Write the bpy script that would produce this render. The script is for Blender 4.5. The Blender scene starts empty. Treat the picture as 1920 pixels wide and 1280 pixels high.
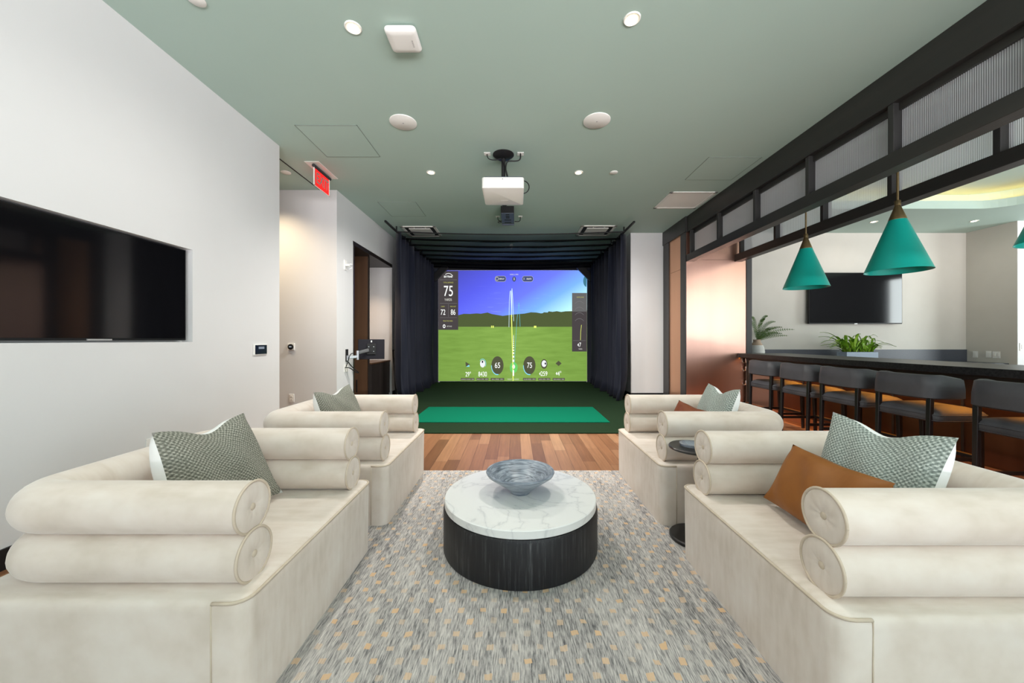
import bpy, bmesh, math, random
from mathutils import Vector, Matrix
random.seed(7)
C = bpy.context.scene.collection
PI = math.pi
F, VX, VY, HC = 685.0, 966.0, 637.0, 1.2      # focal length (px), vanishing point, eye height

# ------------------------------------------------------------------ materials
def mat(name, col, rough=0.5, metal=0.0, spec=None, sheen=0.0, emit=None, estr=1.0, alpha=None, coat=0.0):
    m = bpy.data.materials.new(name); m.use_nodes = True
    b = m.node_tree.nodes['Principled BSDF']
    b.inputs['Base Color'].default_value = (*col, 1)
    b.inputs['Roughness'].default_value = rough
    b.inputs['Metallic'].default_value = metal
    if spec is not None: b.inputs['Specular IOR Level'].default_value = spec
    if sheen: b.inputs['Sheen Weight'].default_value = sheen
    if coat: b.inputs['Coat Weight'].default_value = coat
    if emit is not None:
        b.inputs['Emission Color'].default_value = (*emit, 1); b.inputs['Emission Strength'].default_value = estr
    return m

class NT:
    """small helper for building node graphs"""
    def __init__(s, m):
        s.t = m.node_tree; s.n = s.t.nodes; s.l = s.t.links; s.b = s.n.get('Principled BSDF')
    def node(s, typ, **kw):
        n = s.n.new(typ)
        for k, v in kw.items(): setattr(n, k, v)
        return n
    def link(s, a, b): s.l.new(a, b)
    def val(s, sock, v):
        if hasattr(v, 'is_linked') or isinstance(v, bpy.types.NodeSocket): s.l.new(v, sock)
        else: sock.default_value = v
    def math(s, op, a, b=None, c=None, clamp=False):
        n = s.node('ShaderNodeMath', operation=op); n.use_clamp = clamp
        s.val(n.inputs[0], a)
        if b is not None: s.val(n.inputs[1], b)
        if c is not None: s.val(n.inputs[2], c)
        return n.outputs[0]
    def mix(s, fac, a, b):
        n = s.node('ShaderNodeMix', data_type='RGBA')
        s.val(n.inputs[0], fac)
        for i, v in ((6, a), (7, b)):
            if isinstance(v, tuple): n.inputs[i].default_value = (*v[:3], 1)
            else: s.l.new(v, n.inputs[i])
        return n.outputs[2]
    def obj(s, scale=(1, 1, 1), rot=(0, 0, 0), kind='Object'):
        tc = s.node('ShaderNodeTexCoord'); mp = s.node('ShaderNodeMapping')
        mp.inputs['Scale'].default_value = scale; mp.inputs['Rotation'].default_value = rot
        s.link(tc.outputs[kind], mp.inputs['Vector']); return mp.outputs['Vector']
    def noise(s, vec, scale, detail=3, rough=0.5):
        n = s.node('ShaderNodeTexNoise'); s.link(vec, n.inputs['Vector'])
        n.inputs['Scale'].default_value = scale; n.inputs['Detail'].default_value = detail
        n.inputs['Roughness'].default_value = rough
        return n.outputs['Fac']
    def ramp(s, fac, stops):
        n = s.node('ShaderNodeValToRGB'); s.link(fac, n.inputs['Fac'])
        e = n.color_ramp.elements
        while len(e) < len(stops): e.new(0.5)
        for k, (p, c) in enumerate(stops):
            e[k].position = p; e[k].color = (*c, 1) if isinstance(c, tuple) else (c, c, c, 1)
        return n.outputs['Color']
    def bump(s, h, strength=0.2, dist=0.01):
        n = s.node('ShaderNodeBump'); n.inputs['Strength'].default_value = strength
        n.inputs['Distance'].default_value = dist
        s.link(h, n.inputs['Height']); s.link(n.outputs['Normal'], s.b.inputs['Normal'])
    def col(s, c): s.link(c, s.b.inputs['Base Color'])
    def sep(s, vec):
        n = s.node('ShaderNodeSeparateXYZ'); s.link(vec, n.inputs[0]); return n.outputs
    def comb(s, x, y, z):
        n = s.node('ShaderNodeCombineXYZ')
        for i, v in enumerate((x, y, z)): s.val(n.inputs[i], v)
        return n.outputs[0]

def noisy(name, c1, c2, rough, scale=6, stretch=(1, 1, 1), bump=0.0, bscale=None, metal=0.0, detail=4, **kw):
    m = mat(name, c1, rough, metal, **kw); t = NT(m)
    v = t.obj(stretch); f = t.noise(v, scale, detail)
    t.col(t.ramp(f, [(0.3, c1), (0.7, c2)]))
    if bump:
        t.bump(t.noise(v, bscale or scale * 6, 4), bump, 0.004)
    return m

M = {}
M['wall'] = noisy('wall_paint', (.675, .675, .68), (.695, .695, .70), .6, 2.0, bump=.03, bscale=220)
M['ceiling'] = noisy('sage_ceiling_paint', (.405, .53, .475), (.42, .545, .49), .65, 1.2, bump=.02, bscale=200)
M['barwall'] = noisy('greige_wallcovering', (.56, .53, .475), (.585, .555, .50), .55, 3, bump=.04, bscale=160)
M['black_trim'] = noisy('ebonised_oak', (.020, .019, .018), (.034, .031, .028), .42, 5, (1, .06, 1), bump=.25, bscale=60)
M['black_trim_v'] = noisy('ebonised_oak_upright', (.024, .023, .023), (.038, .036, .036), .42, 7, (1, 1, .06), bump=.25, bscale=60)
M['black'] = mat('black_plastic', (.010, .010, .011), .45, spec=.3)
M['blackmatte'] = mat('black_matte', (.008, .008, .009), .8)
M['slate'] = mat('slate_plastic', (.07, .085, .12), .5)
M['white'] = mat('white_plastic', (.80, .79, .76), .45)
M['whitemetal'] = mat('white_enamel', (.78, .76, .72), .5)
M['copper'] = noisy('brushed_copper', (.78, .46, .36), (.83, .50, .39), .30, 4, (1, 1, .05), metal=1.0)
M['copper_dull'] = noisy('copper_sheet', (.72, .40, .24), (.78, .44, .27), .38, 4, (1, 1, .1), metal=1.0)
M['bar_copper'] = noisy('dark_copper_sheet', (.20, .095, .06), (.25, .12, .075), .36, 4, (1, 1, .1), metal=1.0)
M['gunmetal'] = mat('grey_reflection_sheet', (.42, .40, .39), .35, 1.0)  # grey base colour paints a reflection into the end panel of the bar
M['brass'] = noisy('aged_brass', (.24, .175, .085), (.30, .22, .11), .38, 14, metal=1.0)
M['brassbright'] = mat('satin_brass', (.75, .55, .25), .3, 1.0)
M['chrome'] = mat('brushed_aluminium', (.62, .64, .67), .3, 1.0)
M['teal'] = mat('teal_enamel', (.0, .30, .245), .42, spec=.4)
M['tvglass'] = mat('tv_glass', (.004, .004, .005), .07, spec=.6)
M['barstone'] = noisy('black_stone', (.007, .007, .008), (.030, .030, .032), .34, 60, detail=6, spec=.35)
M['backsplash'] = noisy('grey_quartz', (.05, .055, .07), (.075, .08, .10), .4, 70)
M['leather'] = noisy('charcoal_leather', (.052, .052, .060), (.076, .075, .084), .5, 5, bump=.15, bscale=180, spec=.35)
M['ebony'] = noisy('ebony_leg', (.007, .006, .007), (.016, .013, .014), .3, 9, (1, 1, .08), bump=.1)
M['cognac'] = noisy('cognac_leather', (.225, .078, .012), (.29, .105, .020), .52, 7, bump=.35, bscale=22, spec=.3)
M['rust'] = noisy('rust_leather', (.16, .040, .010), (.20, .052, .015), .55, 7, bump=.3, bscale=22, spec=.25)
M['whitecloth'] = noisy('white_cotton', (.80, .80, .79), (.86, .86, .85), .8, 20, bump=.1, bscale=90)
M['curtain'] = noisy('navy_curtain', (.0050, .0066, .0165), (.0075, .0096, .0215), .7, 3, (1, 1, .2), spec=.3, sheen=.10)
M['turf'] = noisy('dark_turf', (.008, .020, .0085), (.014, .032, .0135), .95, 160, bump=.6, bscale=300, spec=.1)
M['mat_green'] = noisy('green_turf_mat', (.0, .112, .060), (.002, .138, .075), .95, 130, bump=.5, bscale=300, spec=.08)
M['bowlstone'] = None
M['leaf'] = noisy('leaf_green', (.10, .29, .02), (.40, .60, .06), .45, 9)
M['fern'] = noisy('fern_green', (.04, .10, .015), (.10, .17, .035), .55, 12)
M['ceramic'] = None
M['planter'] = mat('grey_blue_planter', (.33, .40, .50), .5)
M['soil'] = mat('soil', (.03, .02, .015), .9)
M['brownwood'] = noisy('walnut_panel', (.062, .030, .016), (.10, .050, .026), .4, 5, (1, 1, .08), bump=.08)
M['darkwood'] = noisy('dark_cabinet', (.018, .014, .013), (.028, .022, .020), .4, 5, (1, 1, .08))
M['lamp'] = mat('lamp_glow', (1, .95, .85), .4, emit=(1, .86, .66), estr=9)
M['reflector'] = mat('lamp_reflector', (.85, .82, .75), .25, emit=(1, .85, .62), estr=.5)
M['red'] = mat('exit_red', (.5, .01, .01), .4, emit=(1, .010, .010), estr=.8)
M['exitletter'] = mat('exit_letter', (.30, .27, .25), .5)
M['clearedge'] = mat('acrylic_edge', (.85, .78, .74), .15)
M['led'] = mat('cove_led', (1, .7, .2), .5, emit=(1, .55, .16), estr=8)
M['textgrey'] = mat('print_grey', (.30, .30, .31), .5)
M['silver'] = mat('silver_print', (.6, .6, .6), .35, .5)

def suede():
    m = mat('cream_suede', (.63, .565, .48), .85, sheen=.35); t = NT(m)
    v = t.obj((1, 1, 1)); f = t.noise(v, 5, 4, .55); g = t.noise(t.obj((1, 5, 1)), 7, 3)
    h = t.math('ADD', t.math('MULTIPLY', f, .6), t.math('MULTIPLY', g, .4))
    t.col(t.ramp(h, [(.30, (.58, .49, .41)), (.5, (.685, .595, .525)), (.70, (.75, .675, .615))]))
    t.bump(t.noise(v, 260, 2), .06, .002)
    t.b.inputs['Sheen Roughness'].default_value = .4
    return m
M['suede'] = suede()
M['welt'] = noisy('cream_welt', (.54, .445, .345), (.60, .50, .40), .7, 30)

def tweed(name, dark, mid, light):
    m = mat(name, mid, .9); t = NT(m)
    u = t.sep(t.obj(kind='UV')); F_ = 165.0
    nz = t.math('MULTIPLY', t.noise(t.obj((9, 9, 9), kind='UV'), 3, 3), 2.2)
    a = t.math('SINE', t.math('ADD', t.math('MULTIPLY', u[0], F_), nz))
    b = t.math('SINE', t.math('ADD', t.math('MULTIPLY', u[1], F_), nz))
    w = t.math('ADD', t.math('MULTIPLY', t.math('MULTIPLY', a, b), .5), .5)
    sp = t.noise(t.obj((1, 1, 1), kind='UV'), 75, 2)
    big = t.noise(t.obj((1, 1, 1), kind='UV'), 9, 4)
    h = t.math('ADD', t.math('MULTIPLY', w, .34), t.math('MULTIPLY', sp, .66))
    t.col(t.mix(t.math('MULTIPLY', big, .5), t.ramp(h, [(.30, dark), (.48, mid), (.70, light)]),
                t.ramp(h, [(.30, dark), (.55, mid), (.85, light)])))
    t.bump(h, .8, .004)
    return m
M['tweed'] = tweed('sage_tweed', (.11, .135, .12), (.25, .285, .26), (.58, .62, .575))
M['tweed_olive'] = tweed('olive_tweed', (.085, .09, .072), (.19, .19, .155), (.46, .45, .39))

def wood_floor():
    m = mat('plank_floor', (.3, .13, .05), .33); t = NT(m)
    s = t.sep(t.obj()); x, y = s[0], s[1]
    W, L = .122, 1.1
    px = t.math('DIVIDE', x, W); ix = t.math('FLOOR', px)
    wn = t.node('ShaderNodeTexWhiteNoise', noise_dimensions='1D'); t.link(ix, wn.inputs['W'])
    py = t.math('ADD', t.math('DIVIDE', y, L), t.math('MULTIPLY', wn.outputs['Value'], 7.3)); iy = t.math('FLOOR', py)
    w2 = t.node('ShaderNodeTexWhiteNoise', noise_dimensions='2D'); t.link(t.comb(ix, iy, 0), w2.inputs['Vector'])
    base = t.ramp(w2.outputs['Value'], [(0, (.150, .066, .030)), (.35, (.20, .089, .041)), (.6, (.25, .117, .056)), (.85, (.29, .145, .073)), (1, (.35, .19, .10))])
    g = t.noise(t.obj((1, .05, 1)), 55, 5, .6)
    g2 = t.math('MULTIPLY_ADD', g, 1.1, .45)
    grain = t.node('ShaderNodeMix', data_type='RGBA', blend_type='MULTIPLY'); grain.inputs[0].default_value = .75
    t.link(base, grain.inputs[6]); t.link(g2, grain.inputs[7])
    fx = t.math('FRACT', px); fy = t.math('FRACT', py)
    gap = t.math('MAXIMUM', t.math('LESS_THAN', fx, .018), t.math('LESS_THAN', fy, .003))
    t.col(t.mix(gap, grain.outputs[2], (.03, .012, .006)))
    t.bump(g, .08, .002)
    return m
M['floor'] = wood_floor()

def rug_mat():
    m = mat('strie_rug', (.3, .3, .3), .95); t = NT(m)
    v = t.obj(); s = t.sep(v); x, y = s[0], s[1]
    a = t.noise(t.obj((1, .10, 1)), 230, 4, .6); b = t.noise(t.obj((1, .12, 1)), 24, 4, .6); c = t.noise(t.obj((1, .3, 1)), 3.0, 3)
    h = t.math('ADD', t.math('ADD', t.math('MULTIPLY', a, .62), t.math('MULTIPLY', b, .25)), t.math('MULTIPLY', c, .13))
    base = t.ramp(h, [(.34, (.07, .07, .075)), (.42, (.19, .183, .182)), (.49, (.35, .33, .322)), (.56, (.48, .45, .43)), (.66, (.62, .585, .555))])
    jx = t.math('MULTIPLY', t.math('SUBTRACT', t.noise(v, 9, 2), .5), .05)
    R = .0635; CW = .0955
    py = t.math('DIVIDE', t.math('ADD', y, jx), R); iy = t.math('FLOOR', py)
    off = t.math('MULTIPLY', t.math('MODULO', t.math('ADD', iy, 1000.0), 2.0), .5)
    px = t.math('ADD', t.math('DIVIDE', t.math('ADD', x, t.math('MULTIPLY', jx, .6)), CW), off)
    wn = t.node('ShaderNodeTexWhiteNoise', noise_dimensions='2D'); t.link(t.comb(t.math('FLOOR', px), iy, 0), wn.inputs['Vector'])
    jag = t.math('MULTIPLY', t.math('SUBTRACT', a, .5), .22)
    fx = t.math('ABSOLUTE', t.math('SUBTRACT', t.math('FRACT', px), .5))
    fy = t.math('ABSOLUTE', t.math('ADD', t.math('SUBTRACT', t.math('FRACT', py), .5), jag))
    sq = t.math('MULTIPLY', t.math('LESS_THAN', fx, .135), t.math('LESS_THAN', fy, .20))
    amt = t.math('MULTIPLY', sq, t.math('MULTIPLY_ADD', wn.outputs['Value'], .55, .40))
    oc = t.mix(wn.outputs['Value'], (.62, .48, .36), (.64, .42, .24))
    t.col(t.mix(amt, base, oc))
    t.bump(a, .5, .006)
    return m
M['rug'] = rug_mat()

def marble():
    m = mat('white_marble', (.8, .8, .8), .22); t = NT(m)
    v = t.obj(); d = t.noise(v, 3, 5, .6)
    n = t.node('ShaderNodeTexNoise'); n.inputs['Scale'].default_value = 2.6; n.inputs['Detail'].default_value = 8
    n.inputs['Distortion'].default_value = 1.6; t.link(v, n.inputs['Vector'])
    r = t.math('ABSOLUTE', t.math('SUBTRACT', n.outputs['Fac'], .5))
    vein = t.ramp(r, [(0, (.60, .60, .61)), (.012, (.74, .735, .73)), (.05, (.79, .785, .775)), (1, (.81, .805, .795))])
    t.col(t.mix(t.math('MULTIPLY', d, .35), vein, (.74, .735, .725)))
    return m
M['marble'] = marble()

def drum():
    m = mat('black_cerused_drum', (.01, .01, .012), .5); t = NT(m)
    f = t.noise(t.obj((1, 1, .035)), 95, 5, .7)
    g = t.noise(t.obj((1, 1, .3)), 9, 3)
    h = t.math('MULTIPLY', f, t.math('MULTIPLY_ADD', g, .5, .75))
    t.col(t.ramp(h, [(.46, (.006, .006, .008)), (.58, (.014, .0135, .016)), (.68, (.05, .05, .053)), (.78, (.13, .13, .135))]))
    t.bump(f, .35, .004)
    return m
M['drum'] = drum()

def bowl():
    m = mat('grey_marbled_stone', (.3, .33, .36), .4); t = NT(m)
    v = t.obj((.7, .7, 8)); n = t.node('ShaderNodeTexNoise'); n.inputs['Scale'].default_value = 9; n.inputs['Detail'].default_value = 7
    n.inputs['Distortion'].default_value = 2.2; t.link(v, n.inputs['Vector'])
    t.col(t.ramp(n.outputs['Fac'], [(.30, (.07, .085, .11)), (.44, (.18, .21, .255)), (.56, (.29, .325, .38)), (.72, (.46, .50, .56))]))
    return m
M['bowlstone'] = bowl()

def ceramic():
    m = mat('banded_ceramic', (.7, .68, .64), .6); t = NT(m)
    z = t.sep(t.obj())[2]
    w = t.math('SINE', t.math('MULTIPLY', z, 230.0))
    body = t.mix(t.math('GREATER_THAN', w, .55), (.74, .73, .70), (.50, .48, .45))
    t.col(t.mix(t.math('GREATER_THAN', z, .335), body, (.50, .36, .26)))
    return m
M['ceramic'] = ceramic()

def reeded():
    m = bpy.data.materials.new('reeded_glass'); m.use_nodes = True
    t = NT(m); n = t.n; n.remove(t.b); out = n['Material Output']
    tr = t.node('ShaderNodeBsdfTransparent'); tr.inputs[0].default_value = (.86, .88, .90, 1)
    tl = t.node('ShaderNodeBsdfTranslucent'); tl.inputs[0].default_value = (.93, .93, .96, 1)
    df = t.node('ShaderNodeBsdfDiffuse'); df.inputs[0].default_value = (.80, .80, .84, 1)
    gl = t.node('ShaderNodeBsdfGlossy'); gl.inputs['Roughness'].default_value = .25; gl.inputs[0].default_value = (.8, .8, .83, 1)
    u = t.math('FRACT', t.sep(t.obj(kind='UV'))[0]); gr = t.math('GREATER_THAN', t.math('ABSOLUTE', t.math('SUBTRACT', u, .5)), .34)  # groove between reeds darkened in the colour, imitating shade from refraction
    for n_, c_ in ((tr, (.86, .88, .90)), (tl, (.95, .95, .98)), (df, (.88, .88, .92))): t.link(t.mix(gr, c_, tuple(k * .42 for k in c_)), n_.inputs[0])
    m1 = t.node('ShaderNodeMixShader'); m1.inputs[0].default_value = .45
    m2 = t.node('ShaderNodeMixShader'); m2.inputs[0].default_value = .35
    m3 = t.node('ShaderNodeMixShader')
    lw = t.node('ShaderNodeLayerWeight'); lw.inputs[0].default_value = .35
    t.link(tl.outputs[0], m1.inputs[1]); t.link(df.outputs[0], m1.inputs[2])
    t.link(m1.outputs[0], m2.inputs[1]); t.link(tr.outputs[0], m2.inputs[2])
    t.link(t.math('MULTIPLY', lw.outputs['Facing'], .5), m3.inputs[0])
    t.link(m2.outputs[0], m3.inputs[1]); t.link(gl.outputs[0], m3.inputs[2])
    t.link(m3.outputs[0], out.inputs[0])
    return m
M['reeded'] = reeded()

def netting():
    m = bpy.data.materials.new('black_netting'); m.use_nodes = True
    t = NT(m); t.n.remove(t.b); out = t.n['Material Output']
    tr = t.node('ShaderNodeBsdfTransparent'); df = t.node('ShaderNodeBsdfDiffuse'); df.inputs[0].default_value = (.006, .006, .007, 1)
    lw = t.node('ShaderNodeLayerWeight'); lw.inputs[0].default_value = .5
    mx = t.node('ShaderNodeMixShader')
    # threads cover a quarter of the sheet seen square on, more of it the more obliquely it is seen
    t.link(t.math('MULTIPLY_ADD', lw.outputs['Facing'], .55, .22, clamp=True), mx.inputs[0])
    t.link(tr.outputs[0], mx.inputs[1]); t.link(df.outputs[0], mx.inputs[2]); t.link(mx.outputs[0], out.inputs[0])
    return m
M['net'] = netting()

def clear_glass():
    m = mat('clear_glass', (.75, .82, .95), .05); b = m.node_tree.nodes['Principled BSDF']
    b.inputs['Transmission Weight'].default_value = .8; return m
M['clear'] = clear_glass()

def emis(name, col, st=1.0):
    m = bpy.data.materials.new(name); m.use_nodes = True; t = NT(m); t.n.remove(t.b)
    e = t.node('ShaderNodeEmission'); e.inputs[0].default_value = (*col, 1); e.inputs[1].default_value = st
    t.link(e.outputs[0], t.n['Material Output'].inputs[0]); return m

# ------------------------------------------------------------------ geometry helpers
def box(bm, x0, x1, y0, y1, z0, z1, bev=0.0, seg=2):
    r = bmesh.ops.create_cube(bm, size=1.0)
    vs = r['verts']
    for v in vs:
        v.co = Vector((x0 + (v.co.x + .5) * (x1 - x0), y0 + (v.co.y + .5) * (y1 - y0), z0 + (v.co.z + .5) * (z1 - z0)))
    if bev:
        es = list({e for v in vs for e in v.link_edges})
        bmesh.ops.bevel(bm, geom=es, offset=bev, segments=seg, profile=.5, affect='EDGES')
    return bm

def nb(): return bmesh.new()

def boxes(*bs, bev=0.0):
    bm = nb()
    for b in bs: box(bm, *b, bev=bev)
    return bm

def ring_faces(bm, a, b, flip=False):
    n = len(a)
    for i in range(n):
        q = [a[i], a[(i + 1) % n], b[(i + 1) % n], b[i]]
        if flip: q.reverse()
        bm.faces.new(q)

def lathe(bm, prof, c=(0, 0, 0), seg=48, cap0=False, cap1=False, axis='z'):
    rings = []
    for r, z in prof:
        ring = []
        for i in range(seg):
            a = 2 * PI * i / seg
            if axis == 'z': p = (c[0] + r * math.cos(a), c[1] + r * math.sin(a), c[2] + z)
            elif axis == 'x': p = (c[0] + z, c[1] + r * math.cos(a), c[2] + r * math.sin(a))
            else: p = (c[0] + r * math.sin(a), c[1] + z, c[2] + r * math.cos(a))
            ring.append(bm.verts.new(p))
        rings.append(ring)
    for a, b in zip(rings, rings[1:]): ring_faces(bm, a, b)
    if cap0: bm.faces.new(list(reversed(rings[0])))
    if cap1: bm.faces.new(rings[-1])
    return bm

def tube(bm, pts, r, seg=10, caps=True, rx=None):
    pts = [Vector(p) for p in pts]; n = len(pts); rings = []
    t0 = (pts[1] - pts[0]).normalized()
    up = Vector((0, 0, 1)) if abs(t0.z) < .9 else Vector((1, 0, 0))
    nrm = (up - t0 * up.dot(t0)).normalized()
    for i in range(n):
        t = (pts[min(i + 1, n - 1)] - pts[max(i - 1, 0)]).normalized()
        nrm = (nrm - t * nrm.dot(t)).normalized(); bi = t.cross(nrm)
        rr = r[i] if isinstance(r, (list, tuple)) else r
        rings.append([bm.verts.new(pts[i] + nrm * (rr * math.cos(2 * PI * k / seg)) + bi * (rr * math.sin(2 * PI * k / seg))) for k in range(seg)])
    for a, b in zip(rings, rings[1:]): ring_faces(bm, a, b)
    if caps:
        bm.faces.new(list(reversed(rings[0]))); bm.faces.new(rings[-1])
    return bm

def bez(p0, p1, p2, p3, n=12):
    out = []
    for i in range(n + 1):
        t = i / n; s = 1 - t
        out.append(tuple(s**3 * a + 3 * s * s * t * b + 3 * s * t * t * c + t**3 * d for a, b, c, d in zip(p0, p1, p2, p3)))
    return out

def prism(bm, poly, z0, z1):
    a = [bm.verts.new((x, y, z0)) for x, y in poly]; b = [bm.verts.new((x, y, z1)) for x, y in poly]
    ring_faces(bm, a, b); bm.faces.new(list(reversed(a))); bm.faces.new(b); return bm

def root_of(o):
    while o.parent: o = o.parent
    return o

def obj(name, bm, m, parent=None, smooth=None, label=None):
    """link a bmesh (in world coordinates) as one mesh object"""
    me = bpy.data.meshes.new(name)
    if isinstance(bm, bmesh.types.BMesh):
        bmesh.ops.recalc_face_normals(bm, faces=bm.faces)
        bm.to_mesh(me); bm.free()
    else: me = bm; me.name = name
    o = bpy.data.objects.new(name, me); C.objects.link(o)
    if m is not None: me.materials.append(m)
    if parent is not None:
        o.parent = parent; off = root_of(parent).location
        me.transform(Matrix.Translation(-off))
    else:
        xs = [v.co for v in me.vertices]
        lo = Vector((min(v[i] for v in xs) for i in range(3))); hi = Vector((max(v[i] for v in xs) for i in range(3)))
        base = Vector(((lo.x + hi.x) / 2, (lo.y + hi.y) / 2, lo.z))
        me.transform(Matrix.Translation(-base)); o.location = base
    if smooth is not None:
        for p in me.polygons: p.use_smooth = True
        if smooth < 180: me.set_sharp_from_angle(angle=math.radians(smooth))
    if label: o['label'] = label
    return o

def thing(name, label, cat, loc, group=None, kind=None):
    o = bpy.data.objects.new(name, None); C.objects.link(o); o.location = loc; o.empty_display_size = .1
    o['label'] = label; o['category'] = cat
    if group: o['group'] = group
    if kind: o['kind'] = kind
    return o

def tag(o, label, cat, group=None, kind=None):
    o['label'] = label; o['category'] = cat
    if group: o['group'] = group
    if kind: o['kind'] = kind
    return o

def struct(name, bm, m, label, cat, parent=None, smooth=None):
    o = obj(name, bm, m, parent, smooth)
    return tag(o, label, cat, kind='structure')

def dup(root, loc, rotz=0.0, label=None):
    def cp(o, par):
        c = o.copy(); C.objects.link(c)
        if par: c.parent = par
        for ch in [k for k in bpy.data.objects if k.parent == o and k not in new]:
            cp(ch, c)
        new.add(c); return c
    new = set(); r = cp(root, None)
    r.location = loc; r.rotation_euler = (0, 0, rotz)
    if label: r['label'] = label
    return r

def text_mesh(body, size, sx=1.0, align='CENTER', bold=0.0):
    cu = bpy.data.curves.new('t', 'FONT'); cu.body = body; cu.size = size; cu.align_x = align; cu.align_y = 'CENTER'
    cu.offset = bold
    o = bpy.data.objects.new('t', cu); C.objects.link(o)
    dg = bpy.context.evaluated_depsgraph_get()
    me = bpy.data.meshes.new_from_object(o.evaluated_get(dg))
    bpy.data.objects.remove(o); bpy.data.curves.remove(cu)
    me.transform(Matrix.Diagonal((sx, 1, 1, 1)))
    me.materials.clear()
    return me

def place_text(bm, body, size, origin, right, up, sx=1.0, bold=0.0):
    me = text_mesh(body, size, sx, bold=bold)
    r = Vector(right).normalized(); u = Vector(up).normalized(); n = r.cross(u)
    mt = Matrix(((r.x, u.x, n.x, origin[0]), (r.y, u.y, n.y, origin[1]), (r.z, u.z, n.z, origin[2]), (0, 0, 0, 1)))
    me.transform(mt); bm.from_mesh(me); bpy.data.meshes.remove(me); return bm

def P(px, py, d):
    """world point on the plane at depth d that the photograph shows at (px, py)"""
    return Vector(((px - VX) / F * d, d, HC - (py - VY) / F * d))

CH = 3.4                       # ceiling height
XL, XR = -2.676, 3.055         # room sides

# ------------------------------------------------------------------ setting
struct('floor', boxes((-6.2, 11.2, -5.2, 11.0, -.1, 0)), M['floor'], 'reddish brown plank floor running across the lounge', 'floor')
struct('wall_left', boxes((XL - .2, XL, -5.0, 1.60, 0, CH), (XL - .2, XL, 3.03, 4.147, 0, CH), (XL - .2, XL, 1.60, 3.03, 0, 1.183),
       (XL - .2, XL, 1.60, 3.03, 1.946, CH), (XL - .2, XL - .09, 1.60, 3.03, 1.183, 1.946)), M['wall'],
       'long white wall with a recess for the television', 'wall')
struct('wall_corridor', boxes((-6.2, -2.62, 5.365, 5.565, 0, CH)), M['wall'], 'warm lit white wall facing the room beside the exit sign', 'wall')
struct('wall_corridor_end', boxes((-6.4, -6.2, -5.2, 5.565, 0, CH)), M['wall'], 'white end wall of the side corridor', 'wall')
struct('wall_niche', boxes((-2.82, -2.62, 5.565, 5.92, 0, CH), (-2.82, -2.62, 5.92, 7.77, 2.75, CH), (-2.82, -2.62, 7.77, 10.7, 0, CH)),
       M['wall'], 'white side wall with a tall dark lined niche', 'wall')
struct('wall_niche_inside', boxes((-3.6, -3.45, 5.5, 7.9, 0, 2.9), (-3.45, -2.82, 7.77, 7.9, 0, 2.9), (-3.45, -2.82, 5.565, 5.90, 0, 2.9)),
       M['wall'], 'white inner walls of the desk niche', 'wall')
struct('trim_1', boxes((-3.45, -2.615, 5.90, 7.77, 2.735, 2.80), (-2.83, -2.612, 5.905, 5.935, 0, 2.74)), M['darkwood'], 'dark wood lining around the top of the desk niche', 'trim')
struct('wall_back', boxes((-2.9, 2.376, 10.7, 10.9, 0, CH)), M['blackmatte'], 'black end wall behind the golf screen', 'wall')
struct('wall_right', boxes((2.376, XR, 7.517, 10.9, 0, CH)), M['wall'], 'white wall section beside the right golf curtain', 'wall')
struct('wall_bar', boxes((XR, 9.48, 7.52, 7.72, 0, CH)), M['barwall'], 'greige wall behind the bar with the mounted television', 'wall')
struct('wall_bar_side', boxes((9.28, 9.48, 6.755, 7.52, 0, CH)), M['barwall'], 'greige short side wall with switches by the back bar', 'wall')
struct('wall_bar_right', boxes((9.284, 11.2, 6.75, 6.95, 0, CH)), M['wall'], 'bright white wall at the right end of the bar', 'wall')
struct('wall_bar_end', boxes((11.2, 11.4, .3, 3.75, 0, CH), (11.2, 11.4, 5.6, 6.95, 0, CH), (11.2, 11.4, 3.75, 5.6, 0, .5), (11.2, 11.4, 3.75, 5.6, 3.0, CH)), mat('charcoal_paint', (.06, .065, .07), .6), 'dark far side wall past the bar with a window opening', 'wall')

struct('wall_bar_end_front', boxes((11.2, 11.4, -5.2, .3, 0, CH)), M['wall'], 'white far side wall next to the big windows', 'wall')
# window wall behind the viewer
wb = nb()
box(wb, -2.9, 11.2, -5.10, -4.95, 0, .12); box(wb, -2.9, 11.2, -5.10, -4.95, 3.25, CH)
struct('wall_front', wb, M['wall'], 'wall strips above and below the big windows', 'wall')
struct('wall_corridor_front', boxes((-6.4, -2.676, -5.2, -5.0, 0, CH)), M['wall'], 'white wall closing the side corridor', 'wall')
wb = nb(); box(wb, -2.9, -1.05, -5.10, -4.95, .12, 3.25)  # solid pier added out of view to keep window light off the left wall
struct('wall_front_shade', wb, M['wall'], 'unseen white pier added to shade the left wall from the windows', 'wall')
for k in range(7):
    x0 = -1.05 + k * 1.75
    w = thing('window_%d' % (k + 1), 'tall black framed window bay number %d of the glazed front' % (k + 1), 'window', (x0 + .87, -5.02, .12), kind='structure')
    b = nb(); box(b, x0, x0 + .06, -5.08, -4.96, .12, 3.25); box(b, x0 + 1.69, x0 + 1.75, -5.08, -4.96, .12, 3.25)
    box(b, x0, x0 + 1.75, -5.08, -4.96, .12, .20); box(b, x0, x0 + 1.75, -5.08, -4.96, 2.55, 2.62); box(b, x0, x0 + 1.75, -5.08, -4.96, 3.18, 3.25)
    obj('window_frame', b, M['black'], w)

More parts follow.
